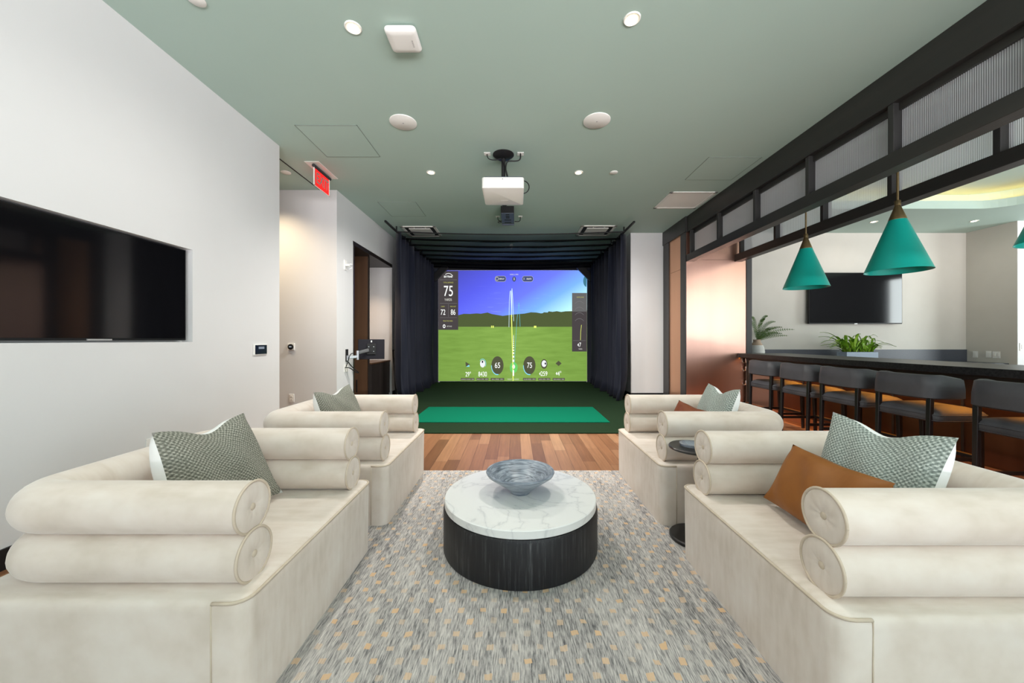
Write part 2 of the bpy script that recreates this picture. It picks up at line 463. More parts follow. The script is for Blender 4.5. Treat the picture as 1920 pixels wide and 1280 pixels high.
# ceiling with the rounded tray over the bar
def rrect(x0, x1, y0, y1, r, n=10):
    pts = []
    for cx, cy, a0 in ((x1 - r, y1 - r, 0), (x0 + r, y1 - r, PI / 2), (x0 + r, y0 + r, PI), (x1 - r, y0 + r, 1.5 * PI)):
        for i in range(n + 1):
            a = a0 + PI / 2 * i / n
            pts.append((cx + r * math.cos(a), cy + r * math.sin(a)))
    return pts
TRAY = rrect(4.6, 8.35, 1.5, 6.13, .6); TRAYO = rrect(4.38, 8.57, 1.28, 6.35, .82)
cu = bpy.data.curves.new('c', 'CURVE'); cu.dimensions = '2D'; cu.fill_mode = 'BOTH'
for loop in ([(-6.4, -5.2), (11.4, -5.2), (11.4, 11.0), (-6.4, 11.0)], TRAY):
    sp = cu.splines.new('POLY'); sp.points.add(len(loop) - 1); sp.use_cyclic_u = True
    for p, q in zip(sp.points, loop): p.co = (q[0], q[1], 0, 1)
co = bpy.data.objects.new('c', cu); C.objects.link(co)
cme = bpy.data.meshes.new_from_object(co.evaluated_get(bpy.context.evaluated_depsgraph_get()))
bpy.data.objects.remove(co); bpy.data.curves.remove(cu); cme.materials.clear()
cb = nb(); cb.from_mesh(cme); bpy.data.meshes.remove(cme)
for v in cb.verts: v.co.z = CH
def loopv(loop, z): return [cb.verts.new((x, y, z)) for x, y in loop]
a = loopv(TRAY, CH); b = loopv(TRAY, 3.535); c = loopv(TRAYO, 3.535); d = loopv(TRAYO, 3.72)
ring_faces(cb, a, b); ring_faces(cb, b, c); ring_faces(cb, c, d); cb.faces.new(d)
bmesh.ops.remove_doubles(cb, verts=cb.verts, dist=.0005)
struct('ceiling', cb, M['ceiling'], 'sage green ceiling with a recessed rounded tray over the bar', 'ceiling')
# cove light strip lying on the ledge of the tray
lb = nb(); s1 = rrect(4.50, 8.45, 1.40, 6.23, .70); s2 = rrect(4.46, 8.49, 1.36, 6.27, .74)
a = [lb.verts.new((x, y, 3.536)) for x, y in s1]; b = [lb.verts.new((x, y, 3.550)) for x, y in s1]
c = [lb.verts.new((x, y, 3.536)) for x, y in s2]; d = [lb.verts.new((x, y, 3.550)) for x, y in s2]
ring_faces(lb, a, b); ring_faces(lb, b, d); ring_faces(lb, d, c); ring_faces(lb, c, a)
tag(obj('cove_light_strip', lb, M['led']), 'warm yellow light strip hidden in the ceiling tray above the bar', 'light')
# dark reveal line in the ceiling by the corridor
struct('trim_2', boxes((-2.872, -2.856, 4.16, 5.36, CH - .004, CH)), M['blackmatte'], 'thin dark reveal line in the ceiling by the exit sign', 'trim')

# baseboards
struct('baseboard_left', boxes((XL, XL + .012, -4.9, 4.147, 0, .11)), M['black'], 'black baseboard along the long white wall', 'baseboard')
struct('baseboard_right', boxes((2.38, XR - .01, 7.503, 7.517, 0, .11), (2.362, 2.376, 7.503, 10.2, 0, .11)), M['black'], 'black baseboard below the white wall section', 'baseboard')
struct('baseboard_niche', boxes((-2.62, -2.606, 7.78, 10.2, 0, .11), (-2.62, -2.606, 5.36, 5.90, 0, .11)), M['black'], 'black baseboard beside the desk niche', 'baseboard')

# ------------------------------------------------------------------ copper pillar
t = thing('trim_3', 'copper clad pillar framed in black wood at the end of the bar', 'pillar', (3.64, 7.0, 0), kind='structure')
obj('pillar_core', boxes((3.075, 4.215, 6.55, 7.52, 0, CH)), M['blackmatte'], t)
obj('copper_panel', boxes((3.06, 4.125, 6.53, 6.552, .10, 2.628), (3.06, 4.125, 6.53, 6.552, 2.632, CH - .02)), M['copper'], t)
obj('side_copper_panel', boxes((3.058, 3.078, 6.735, 7.24, .12, 2.50), (3.058, 3.078, 6.735, 7.24, 2.505, 3.14)), M['copper_dull'], t)
obj('frame', boxes((3.045, 3.09, 6.535, 6.735, 0, 3.14), (3.04, 3.09, 7.24, 7.50, 0, 3.14), (3.05, 3.09, 6.73, 7.25, 0, .12),
    (3.03, 3.10, 6.50, 7.517, 3.13, CH), (4.128, 4.222, 6.515, 6.56, 0, CH), (4.2, 4.222, 6.55, 7.52, 0, CH)), M['black_trim_v'], t)

# ------------------------------------------------------------------ the two transom screens of dark wood and reeded glass
POSTS = [6.40, 5.54, 4.69, 3.84, 2.985, 2.13, 1.28, .43, -.42]
def transom(num, x, label, fascia):
    t = thing('window_%d' % num, label, 'transom', (x, 3.0, 2.596), kind='structure')
    y0, y1 = -1.2, 6.53
    obj('header_beam', boxes((x, x + .15, y0, y1, 3.12, CH), bev=.004), M['black_trim'], t)
    obj('bottom_rail', boxes((x, x + .135, y0, y1, 2.596, 2.72), bev=.004), M['black_trim'], t)
    obj('glazing_bead', boxes((x + .055, x + .12, y0, y1, 3.06, 3.12), (x + .055, x + .12, y0, y1, 2.72, 2.735)), M['black_trim'], t)
    for y in POSTS:
        obj('post', boxes((x + .012, x + .125, y - .024, y + .024, 2.72, 3.13), bev=.003), M['black_trim_v'], t)
    for ya, yb in zip(POSTS, POSTS[1:]):
        a_, b_ = yb + .024, ya - .024
        g = nb(); uvl = g.loops.layers.uv.new('UVMap'); n = int((b_ - a_) / .0125); q = []
        for i in range(n):
            for j in range(4):
                u = j / 4; q.append((a_ + (b_ - a_) * (i + u) / n, .0065 * math.sin(PI * u)))
        q.append((b_, 0))
        lo, hi = [], []
        for y, h in q:
            lo.append(g.verts.new((x + .082 - h, y, 2.735))); hi.append(g.verts.new((x + .082 - h, y, 3.06)))
        for i in range(len(q) - 1):
            f = g.faces.new((lo[i], lo[i + 1], hi[i + 1], hi[i]))
            for l, (uu, vv) in zip(f.loops, ((i, 0), (i + 1, 0), (i + 1, 1), (i, 1))): l[uvl].uv = (uu / 4, vv)
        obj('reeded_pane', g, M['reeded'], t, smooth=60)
    return t
transom(9, XR, 'dark wood transom of reeded glass along the lounge side of the bar', True)
transom(10, 3.92, 'dark wood transom of reeded glass directly above the bar counter', True)

# ------------------------------------------------------------------ rug
tag(obj('rug', boxes((-2.25, 2.25, -1.2, 3.33, .0, .012), bev=.003), M['rug']), 'grey streaked rug with small orange squares under the seating', 'rug')

# ------------------------------------------------------------------ lounge chairs with bolster rolls
def make_chair(label):
    fx, bx, y0, y1, H = -.84, -1.76, 1.12, 2.10, .40
    yc = (y0 + y1) / 2; ZB = .012
    t = thing('lounge_chair', label, 'armchair', ((fx + bx) / 2, yc, 0.012), 'cream suede lounge chairs')
    # upholstered block: rounded vertical corners, small roll at the top edge
    b = nb(); levels = [(.0, -.012), (.012, 0), (.36, .004), (H - .018, .003), (H - .006, -.003), (H, -.014)]
    rings = []
    for z, off in levels:
        rings.append([b.verts.new((x, y, z + ZB * (z == 0))) for x, y in rrect(bx - off, fx + off, y0 - off, y1 + off, .05 + off, 6)])
    for p, q in zip(rings, rings[1:]): ring_faces(b, p, q)
    b.faces.new(rings[-1]); b.faces.new(list(reversed(rings[0])))
    for v in b.verts: v.co.z = max(v.co.z, ZB)
    obj('seat_base', b, M['suede'], t, smooth=50)
    # piping along the front edge of the seat plus the two side seams
    b = nb(); loop = [(fx - .10, y0 - .002)] + [(fx - .05 + .052 * math.cos(a), y0 + .05 + .052 * math.sin(a)) for a in [-PI / 2 + PI / 2 * i / 6 for i in range(7)]] \
        + [(fx - .05 + .052 * math.cos(a), y1 - .05 + .052 * math.sin(a)) for a in [PI / 2 * i / 6 for i in range(7)]] + [(fx - .10, y1 + .002)]
    tube(b, [(x, y, H - .008) for x, y in loop], .0052, 8)
    tube(b, [(fx - .10, y0 - .004, H - .008), (fx - .10, y0 - .004, .02)], .0022, 6)
    tube(b, [(fx - .10, y1 + .004, H - .008), (fx - .10, y1 + .004, .02)], .0022, 6)
    obj('piping', b, M['welt'], t, smooth=180)
    R, rr = .085, .083; ya, yb = y0 + .115, y1 - .115; xb = fx - .81; xe = fx - .052
    for nm, zc, xo in (('lower_bolster', H + rr - .004, 0), ('upper_bolster', H + 3 * rr - .012, -.006)):
        path = []
        n = 22
        for i in range(n): path.append((xe + xo + (xb + R - xe - xo) * i / n, ya, zc))
        for i in range(9):
            a = -PI / 2 - PI / 2 * i / 8; path.append((xb + R + R * math.cos(a), ya + R + R * math.sin(a), zc))
        for i in range(1, n): path.append((xb, ya + R + (yb - ya - 2 * R) * i / n, zc))
        for i in range(9):
            a = PI - PI / 2 * i / 8; path.append((xb + R + R * math.cos(a), yb - R + R * math.sin(a), zc))
        for i in range(1, n + 1): path.append((xb + R + (xe + xo - xb - R) * i / n, yb, zc))
        b = tube(nb(), path, rr, 28, caps=False)
        ro = obj(nm, b, M['suede'], t, smooth=180)
        for yy in (ya, yb):
            x_ = xe + xo; b = nb(); seg = 40; rings = []
            for k in range(12):
                f = 1 - k / 11.0; ring = []
                for i in range(seg):
                    th = 2 * PI * i / seg
                    bulge = .007 * math.sin(PI * f) ** .8 - .004 * (1 - f) ** 3 + .0009 * math.cos(9 * th) * math.sin(PI * f) * (1 - f * .6)
                    r_ = max(rr * f, .004)
                    ring.append(b.verts.new((x_ + bulge, yy + r_ * math.cos(th), zc + r_ * math.sin(th))))
                rings.append(ring)
            for p, q in zip(rings, rings[1:]): ring_faces(b, p, q)
            b.faces.new(rings[-1])
            obj('end_cap', b, M['suede'], ro, smooth=180)
            b = tube(nb(), [(x_ + .001, yy + (rr + .001) * math.cos(a), zc + (rr + .001) * math.sin(a)) for a in [2 * PI * i / 40 for i in range(41)]], .0046, 8, caps=False)
            obj('welt', b, M['welt'], ro, smooth=180)
            b = lathe(nb(), [(.0135, -.008), (.0135, -.001), (.011, .0025), (.006, .0045), (.001, .005)], (x_ + .0, yy, zc), 16, cap1=True, axis='x')
            obj('button', b, M['welt'], ro, smooth=180)
    return t
ch = make_chair('cream suede bolster chair on the left, nearer the viewer, with one olive tweed cushion')
ch.location = (-1.29, 1.61, .012)
dup(ch, (-1.28, 2.825, .012), 0, 'cream suede bolster chair on the left, farther away, in front of the desk niche')
dup(ch, (1.39, 1.545, .012), PI, 'nearer cream suede bolster chair on the right, holding sage and tan cushions')
dup(ch, (1.39, 2.825, .012), PI, 'cream suede bolster chair on the right, farther away, beside the small dark side table')

# ------------------------------------------------------------------ cushions
def cushion(name, label, TL, TR, BL, BR, th, m, m_back, chop=.0, cat='cushion', group=None):
    TL, TR, BL, BR = map(Vector, (TL, TR, BL, BR))
    nrm = (TR - TL).cross(TL - BL).normalized()       # faces the viewer's side
    cen = (TL + TR + BL + BR) / 4
    t = thing(name, label, cat, (cen.x, cen.y, min(BL.z, BR.z)), group)
    n = 26
    def pt(i, j, side):
        s = -1 + 2 * i / n; q = -1 + 2 * j / n
        s2 = s * (1 - .07 * (1 - q * q)); q2 = q * (1 - .07 * (1 - s * s))
        q2 -= chop * math.exp(-(s / .42) ** 2) * max(0, (q + .15) / 1.15) ** 1.2
        u, v = (s2 + 1) / 2, (q2 + 1) / 2
        p = (BL * (1 - u) + BR * u) * (1 - v) + (TL * (1 - u) + TR * u) * v
        prof = max(0, (1 - s * s) * (1 - q * q)) ** .55
        if side < 0:
            for_s, for_q = s * 2.6 * (1 - abs(s)) * abs(s) ** 4 * (1 - q ** 4), q * 1.6 * (1 - abs(q)) * abs(q) ** 4 * (1 - s ** 4)
            p += (BR - BL) * .5 * for_s + (TL - BL) * .5 * for_q
        wr = .010 * math.sin(7 * s + 3 * q) * prof
        dent = chop * .28 * math.exp(-(s / .30) ** 2) * max(0, q) * prof if side > 0 else 0
        return p + nrm * (side * (th / 2 * prof) + wr * side - dent * .5)
    for side, nm, mm in ((1, 'front_cover', m), (-1, 'back_cover', m_back)):
        b = nb(); uvl = b.loops.layers.uv.new('UVMap'); g = [[b.verts.new(pt(i, j, side)) for j in range(n + 1)] for i in range(n + 1)]
        for i in range(n):
            for j in range(n):
                f = b.faces.new((g[i][j], g[i + 1][j], g[i + 1][j + 1], g[i][j + 1]))
                for l, (ii, jj) in zip(f.loops, ((i, j), (i + 1, j), (i + 1, j + 1), (i, j + 1))): l[uvl].uv = (ii / n, jj / n)
        o = obj(nm, b, mm, t, smooth=180)
    return t
cushion('tweed_cushion', 'olive grey tweed cushion leaning in the nearer left chair', (-1.395, 1.40, .845), (-1.36, 1.83, .835), (-1.31, 1.41, .43), (-1.19, 1.87, .42), .15, M['tweed_olive'], M['whitecloth'], .20)
cushion('tweed_cushion', 'olive grey tweed cushion leaning in the farther left chair', (-1.465, 2.65, .82), (-1.372, 3.02, .835), (-1.36, 2.67, .43), (-1.22, 3.08, .43), .15, M['tweed_olive'], M['whitecloth'], .20)
cushion('tweed_cushion', 'large sage tweed cushion behind the tan leather one in the nearer right chair', (1.479, 1.70, .865), (1.585, 1.305, .85), (1.36, 1.73, .43), (1.40, 1.28, .43), .15, M['tweed'], M['whitecloth'], .20)
cushion('tweed_cushion', 'sage tweed cushion with white back in the farther right chair', (1.585, 3.0, .845), (1.614, 2.62, .845), (1.45, 3.04, .43), (1.46, 2.60, .43), .15, M['tweed'], M['whitecloth'], .22)
cushion('leather_cushion', 'tan brown leather lumbar cushion in the nearer right chair', (1.293, 1.70, .715), (1.285, 1.235, .715), (1.215, 1.79, .43), (1.19, 1.28, .42), .13, M['cognac'], M['cognac'], .04)
cushion('leather_cushion', 'rust brown leather cushion peeking over the arm of the farther right chair', (1.322, 2.95, .715), (1.355, 2.55, .70), (1.25, 3.0, .43), (1.27, 2.57, .42), .13, M['rust'], M['rust'], .06)

# ------------------------------------------------------------------ coffee table and bowl
TC = (.03, 2.17)
t = thing('coffee_table', 'round coffee table with white marble top on a black drum base', 'table', (TC[0], TC[1], .012))
obj('drum_base', lathe(nb(), [(.446, .014), (.448, .02), (.448, .235), (.442, .25), (.40, .252)], (*TC, 0), 96, cap0=True, cap1=True), M['drum'], t, smooth=40)
obj('marble_top', lathe(nb(), [(.40, .252), (.438, .2525), (.441, .256), (.441, .291), (.437, .295), (.38, .2955)], (*TC, 0), 96, cap0=True, cap1=True), M['marble'], t, smooth=40)
prof = [(.001, .022), (.03, .022), (.075, .045), (.13, .085), (.184, .124), (.190, .1315), (.199, .1315), (.202, .125), (.195, .112), (.13, .066), (.085, .034), (.062, .012), (.056, .0), (.001, .0)]
tag(obj('bowl', lathe(nb(), prof, (TC[0], TC[1], .296), 72), M['bowlstone'], smooth=28), 'wide grey marbled stone bowl standing on the round coffee table', 'bowl')

# ------------------------------------------------------------------ small side table between the right chairs, with a glass dish
t = thing('side_table', 'small round dark metal side table between the two right chairs', 'table', (1.075, 2.185, .012))
obj('table_top', lathe(nb(), [(.01, .548), (.140, .548), (.146, .552), (.146, .560), (.142, .564), (.01, .564)], (1.075, 2.185, 0), 48, cap0=True, cap1=True), M['gunmetal_d'] if 'gunmetal_d' in M else noisy('bronzed_steel', (.05, .045, .045), (.075, .07, .07), .32, 8, metal=.8), t, smooth=40)
dk = noisy('dark_bronze', (.03, .028, .028), (.05, .046, .046), .4, 8, metal=.6)
obj('stem', tube(nb(), [(1.105, 2.185, .03), (1.105, 2.185, .55)], .014, 16), dk, t, smooth=60)
obj('base', lathe(nb(), [(.01, .0125), (.138, .0125), (.142, .018), (.142, .030), (.136, .036), (.01, .036)], (1.075, 2.185, 0), 48, cap0=True, cap1=True), dk, t, smooth=40)
tag(obj('glass_dish', lathe(nb(), [(.001, .004), (.05, .006), (.062, .016), (.066, .016), (.062, .003), (.05, .0), (.001, .0)], (1.055, 2.19, .565), 32), M['clear'], smooth=60), 'small clear glass dish on the round dark side table', 'dish')

# ------------------------------------------------------------------ bar
tag(obj('bar_countertop', boxes((3.965, 4.82, -.8, 6.52, .892, .962), bev=.004), M['barstone']), 'long black stone counter of the bar behind the stools', 'countertop')
t = thing('bar_cabinet', 'copper panelled bar front with black wood frame below the stone counter', 'bar', (4.4, 3.0, 0))
obj('carcass', boxes((4.14, 4.78, -.8, 6.50, 0, .89)), M['blackmatte'], t)
obj('frame', boxes((4.10, 4.15, -.8, 6.50, .0, .10), (4.10, 4.15, -.8, 6.50, .84, .89), (4.10, 4.15, 6.46, 6.50, 0, .89)), M['black_trim'], t)
ys = [6.46 - i * .62 for i in range(13)]
for k, (yb, ya) in enumerate(zip(ys, ys[1:])):
    if ya < -.8: break
    if k == 0: obj('end_front_panel', boxes((4.118, 4.14, ya + .006, yb - .006, .10, .46), (4.118, 4.14, ya + .006, yb - .006, .465, .84)), M['gunmetal'], t, label='metal panel coloured grey to imitate a reflection')
    else: obj('front_panel', boxes((4.118, 4.14, ya + .006, yb - .006, .10, .84)), M['bar_copper'], t)
    if k: obj('stile', boxes((4.108, 4.14, yb - .008, yb + .008, .10, .84)), M['black_trim_v'], t)
obj('foot_kick', boxes((4.09, 4.10, -.8, 6.50, 0, .10)), M['copper_dull'], t)
for z, w in ((.86, 'highest'), (.72, 'middle'), (.47, 'lowest')):
    b = nb(); box(b, 4.085, 4.10, 6.465, 6.495, z - .07, z + .01, bev=.003); tube(b, bez((4.086, 6.48, z - .055), (4.04, 6.48, z - .09), (4.03, 6.48, z - .05), (4.035, 6.48, z - .03), 8), .006, 8)
    tag(obj('purse_hook', b, M['chrome'], smooth=40), 'small %s metal purse hook on the far end of the bar front' % w, 'hook', 'purse hooks on the bar front')

# back counter against the bar wall
t = thing('back_counter', 'low grey stone back counter with a dark upstand along the bar wall', 'counter', (6.75, 7.2, 0))
obj('counter_body', boxes((4.25, 9.27, 6.90, 7.50, 0, .72)), M['darkwood'], t)
obj('counter_slab', boxes((4.23, 9.275, 6.86, 7.50, .72, .76), bev=.003), M['backsplash'], t)
obj('upstand', boxes((4.23, 9.275, 7.50, 7.518, .76, 1.003)), M['backsplash'], t)

# ------------------------------------------------------------------ bar stools
def make_stool(label):
    t = thing('bar_stool', label, 'stool', (0, 0, 0), 'charcoal leather bar stools')
    # seat cushion
    b = nb(); rings = []
    for z, off in ((.512, -.02), (.522, -.004), (.535, 0), (.572, .002), (.592, -.010), (.612, -.040), (.628, -.095), (.634, -.15)):
        rings.append([b.verts.new((x, y, z)) for x, y in rrect(-.225 - off, .25 + off, -.262 - off, .262 + off, max(.07 + off * .6, .02), 6)])
    for p, q in zip(rings, rings[1:]): ring_faces(b, p, q)
    b.faces.new(rings[-1]); b.faces.new(list(reversed(rings[0])))
    so = obj('seat', b, M['leather'], t, smooth=60)
    b = nb(); lp = rrect(-.228, .253, -.265, .265, .07, 6); lp.append(lp[0])
    tube(b, [(x, y, .572) for x, y in lp], .0035, 6, caps=False); tube(b, [(x, y, .526) for x, y in lp], .003, 6, caps=False)
    obj('piping', b, M['leather'], so, smooth=180)
    # curved back band
    path = []
    R = .09
    for i in range(7): path.append((.02 - i * .18 / 6, -.252))
    for i in range(1, 10):
        a = -PI / 2 - PI / 2 * i / 9; path.append((-.16 + R * math.cos(a), -.162 + R * math.sin(a)))
    for i in range(1, 12): path.append((-.25 - .012 * math.sin(PI * i / 12), -.162 + .324 * i / 12))
    for i in range(0, 10):
        a = PI - PI / 2 * i / 9; path.append((-.16 + R * math.cos(a), .162 + R * math.sin(a)))
    for i in range(1, 7): path.append((-.16 + i * .18 / 6, .252))
    b = nb(); rings = []; n = len(path)
    for i, (x, y) in enumerate(path):
        x1, y1 = path[max(i - 1, 0)]; x2, y2 = path[min(i + 1, n - 1)]
        tx, ty = x2 - x1, y2 - y1; l = math.hypot(tx, ty); nx, ny = ty / l, -tx / l      # outward
        arm = max(0, (x + .13) / .15); top = .905 - .03 * arm; bot = .702
        prof = [(.0, bot + .006), (.006, bot), (.018, bot), (.024, bot + .008), (.026, (top + bot) / 2), (.022, top - .01), (.014, top), (.002, top), (-.02, top - .012), (-.024, (top + bot) / 2), (-.018, bot + .012)]
        lean = lambda z: .018 * (z - bot) / .2
        rings.append([b.verts.new((x + nx * (o + lean(z)), y + ny * (o + lean(z)), z)) for o, z in prof])
    for p, q in zip(rings, rings[1:]): ring_faces(b, p, q)
    b.faces.new(rings[0]); b.faces.new(list(reversed(rings[-1])))
    obj('backrest', b, M['leather'], t, smooth=60)
    # legs
    def leg(x0, y0, x1, y1, z1, w0, w1):
        b = nb(); r0 = [b.verts.new((x0 + dx * w0, y0 + dy * w0, 0)) for dx, dy in ((-1, -1), (1, -1), (1, 1), (-1, 1))]
        r1 = [b.verts.new((x1 + dx * w1, y1 + dy * w1, z1)) for dx, dy in ((-1, -1), (1, -1), (1, 1), (-1, 1))]
        ring_faces(b, r0, r1); b.faces.new(list(reversed(r0))); b.faces.new(r1)
        bmesh.ops.bevel(b, geom=list(b.edges), offset=.004, segments=2, affect='EDGES', profile=.5); return b
    for s in (-1, 1):
        obj('leg', leg(-.232, s * .214, -.214, s * .216, .73, .014, .018), M['ebony'], t)
        obj('leg', leg(.215, s * .215, .20, s * .215, .52, .014, .02), M['ebony'], t)
    for s in (-1, 1): obj('stretcher', boxes((-.22, .215, s * .214 - .011, s * .214 + .011, .18, .21), bev=.003), M['ebony'], t)
    obj('foot_rail', boxes((.200, .228, -.21, .21, .185, .215), bev=.004), M['ebony'], t)
    obj('foot_plate', boxes((.198, .231, -.19, .19, .2155, .219)), M['brassbright'], t, label='brass strip on the foot rail')
    return t
st = make_stool('charcoal leather bar stool, fifth from the copper pillar and cut by the frame')
st.location = (3.70, 2.54, 0)
for y, w in ((5.185, 'first'), (4.55, 'second'), (3.93, 'third'), (3.285, 'fourth')):
    dup(st, (3.70, y, 0), 0, 'charcoal leather bar stool with curved back, %s along the bar from the copper pillar' % w)

# ------------------------------------------------------------------ pendants over the bar
def make_pendant(label):
    t = thing('pendant_lamp', label, 'lamp', (0, 0, 1.855), 'teal cone pendants above the bar')
    pr = [(.238, 1.855), (.064, 2.345), (.062, 2.345), (.2345, 1.857), (.238, 1.855)]
    obj('cone_shade', lathe(nb(), pr, (0, 0, 0), 72), M['teal'], t, smooth=40)
    obj('brass_cap', lathe(nb(), [(.060, 2.34), (.0655, 2.342), (.0655, 2.347), (.022, 2.478), (.021, 2.482), (.005, 2.483)], (0, 0, 0), 40, cap1=True), M['brass'], t, smooth=40)
    obj('neck', lathe(nb(), [(.017, 2.478), (.0235, 2.483), (.0235, 2.525), (.020, 2.53), (.011, 2.532)], (0, 0, 0), 24, cap0=True, cap1=True), M['brass'], t, smooth=40)
    obj('rod', tube(nb(), [(0, 0, 2.53), (0, 0, 3.385)], .0095, 14), M['brass'], t, smooth=60)
    obj('ceiling_canopy', lathe(nb(), [(.06, 3.40), (.06, 3.385), (.012, 3.378)], (0, 0, 0), 32, cap0=True, cap1=True), M['brass'], t, smooth=40)
    obj('bulb', lathe(nb(), [(.012, 2.30), (.02, 2.28), (.03, 2.24), (.02, 2.21), (.002, 2.20)], (0, 0, 0), 20), M['white'], t, smooth=180)
    return t
pd = make_pendant('teal cone pendant lamp, the largest whole one, above the fourth stool')
pd.location = (3.65, 3.487, 1.855)
dup(pd, (3.65, 4.588, 1.855), 0, 'teal cone pendant lamp nearest the copper pillar, in front of the bar television')
dup(pd, (3.65, 2.386, 1.855), 0, 'teal cone pendant lamp cut off by the right edge of the photo')

# ------------------------------------------------------------------ televisions
t = thing('television', 'large black television recessed in the long white wall', 'television', (-2.72, 2.32, 1.19))
obj('housing', boxes((-2.762, -2.700, 1.64, 2.995, 1.196, 1.934), bev=.003), M['black'], t)
obj('screen', boxes((-2.700, -2.697, 1.652, 2.985, 1.212, 1.926)), M['tvglass'], t)
obj('sensor_bar', boxes((-2.70, -2.692, 2.30, 2.44, 1.1965, 1.206)), M['silver'], t)
t = thing('television', 'wall mounted black television behind the bar and pendants', 'television', (6.88, 7.45, 1.52))
x0, x1, z0, z1 = 5.965, 7.855, 1.525, 2.565
obj('housing', boxes((x0, x1, 7.415, 7.46, z0, z1), (6.6, 7.2, 7.46, 7.50, 1.8, 2.3), bev=.003), M['black'], t)
obj('screen', boxes((x0 + .012, x1 - .012, 7.411, 7.415, z0 + .02, z1 - .012)), M['tvglass'], t)
obj('maker_mark', boxes((6.88, 6.94, 7.408, 7.412, z0 - .004, z0 + .010)), M['silver'], t)

# ------------------------------------------------------------------ plants behind the bar
t = thing('potted_plant', 'bushy bright green plant in a grey blue rectangular planter behind the bar', 'plant', (6.695, 7.15, .762))
obj('planter', boxes((6.39, 7.00, 7.04, 7.26, .762, .965), bev=.006), M['planter'], t)
obj('soil', boxes((6.41, 6.98, 7.06, 7.24, .95, .968)), M['soil'], t)
b = nb()
for k in range(120):
    bx_ = random.uniform(6.43, 6.96); by_ = random.uniform(7.08, 7.22); side = (bx_ - 6.695) / .27
    az = random.uniform(0, 2 * PI); L = random.uniform(.17, .36)
    dirx = side * .95 + .60 * math.cos(az); diry = .55 * math.sin(az) * .7 - .1
    up = random.uniform(.40, 1.25); dx, dy = dirx * L, diry * L
    pts = bez((bx_, by_, .96), (bx_ + dx * .15, by_ + dy * .15, .96 + up * L * .75), (bx_ + dx * .6, by_ + dy * .6, .96 + up * L), (bx_ + dx, by_ + dy, .96 + up * L * random.uniform(.45, .95)), 7)
    wd = random.uniform(.016, .027); pr = None
    tx, ty = -dy, dx; l = math.hypot(tx, ty) or 1; tx, ty = tx / l, ty / l
    for i, p in enumerate(pts):
        if p[1] > 7.47: p = (p[0], 7.47, p[2])
        f = i / 7; w_ = wd * (math.sin(PI * min(1, f * .92 + .08)) ** .7) + .0008
        c0 = b.verts.new((p[0] + tx * w_, p[1] + ty * w_, p[2] + .004)); c1 = b.verts.new((p[0], p[1], p[2] - .002)); c2 = b.verts.new((p[0] - tx * w_, p[1] - ty * w_, p[2] + .004))
        if pr: b.faces.new((pr[0], pr[1], c1, c0)); b.faces.new((pr[1], pr[2], c2, c1))
        pr = (c0, c1, c2)
obj('foliage', b, M['leaf'], t, smooth=180)

VXC, VYC = 4.75, 7.18
t = thing('fern_vase', 'white banded ceramic vase of fern fronds behind the far end of the bar', 'vase', (VXC, VYC, .762))
obj('vase', lathe(nb(), [(.02, .763), (.085, .764), (.105, .80), (.128, .90), (.132, .98), (.115, 1.07), (.078, 1.135), (.062, 1.165), (.064, 1.20), (.070, 1.208), (.060, 1.206), (.052, 1.165), (.045, 1.10), (.02, 1.05)], (VXC, VYC, 0), 40, cap0=True, cap1=True), M['ceramic'], t, smooth=60)
b = nb()
for (ex, ez, ey) in ((.30, .33, -.1), (.16, .44, -.08), (.66, .18, -.1), (.50, .06, -.15), (.42, .12, .0), (.08, .38, -.12), (-.22, .34, -.1), (.36, .22, -.2), (-.1, .42, .0), (.2, .2, -.25), (.3,.10,-.28)):
    p = bez((VXC, VYC, 1.16), (VXC + ex * .1, VYC + ey * .1, 1.22 + ez * .45), (VXC + ex * .5, VYC + ey * .5, 1.24 + ez * 1.05), (VXC + ex, VYC + ey, 1.22 + ez), 22)
    tube(b, p, .003, 5)
    for i in range(3, 22):
        a0 = Vector(p[i]); tg = (Vector(p[min(i + 1, 22)]) - Vector(p[i - 1])).normalized()
        sd = tg.cross(Vector((0, -1, .25))).normalized(); L = .046 * math.sin(PI * min(1, (i + 3) / 26)) + .005
        for s in (-1, 1):
            e = a0 + (sd * s * .9 + tg * .55) * L; w_ = tg * .006
            v = [b.verts.new(a0 - w_), b.verts.new(a0 + (e - a0) * .5 - w_ * 1.3), b.verts.new(e), b.verts.new(a0 + (e - a0) * .5 + w_ * 1.3), b.verts.new(a0 + w_)]
            b.faces.new(v)
obj('fern_fronds', b, M['fern'], t, smooth=None)

# ------------------------------------------------------------------ golf bay: turf, mat, curtains, net, screen
tag(obj('turf_carpet', boxes((-2.55, 2.30, 4.67, 10.285, 0, .014), bev=.003), M['turf']), 'dark green turf carpet covering the golf bay floor', 'turf')
tag(obj('hitting_mat', boxes((-1.52, 1.36, 5.236, 6.42, .0145, .024), bev=.003), M['mat_green']), 'bright green rectangular hitting mat on the dark turf', 'mat')
b = nb(); tube(b, [(-2.1, 10.18, .018), (1.98, 10.18, .018)], .028, 14)
for v in b.verts: v.co.z = max(v.co.z, .0145)
tag(obj('turf_kerb', b, M['turf'], smooth=60), 'rolled dark green turf kerb along the foot of the screen', 'kerb')

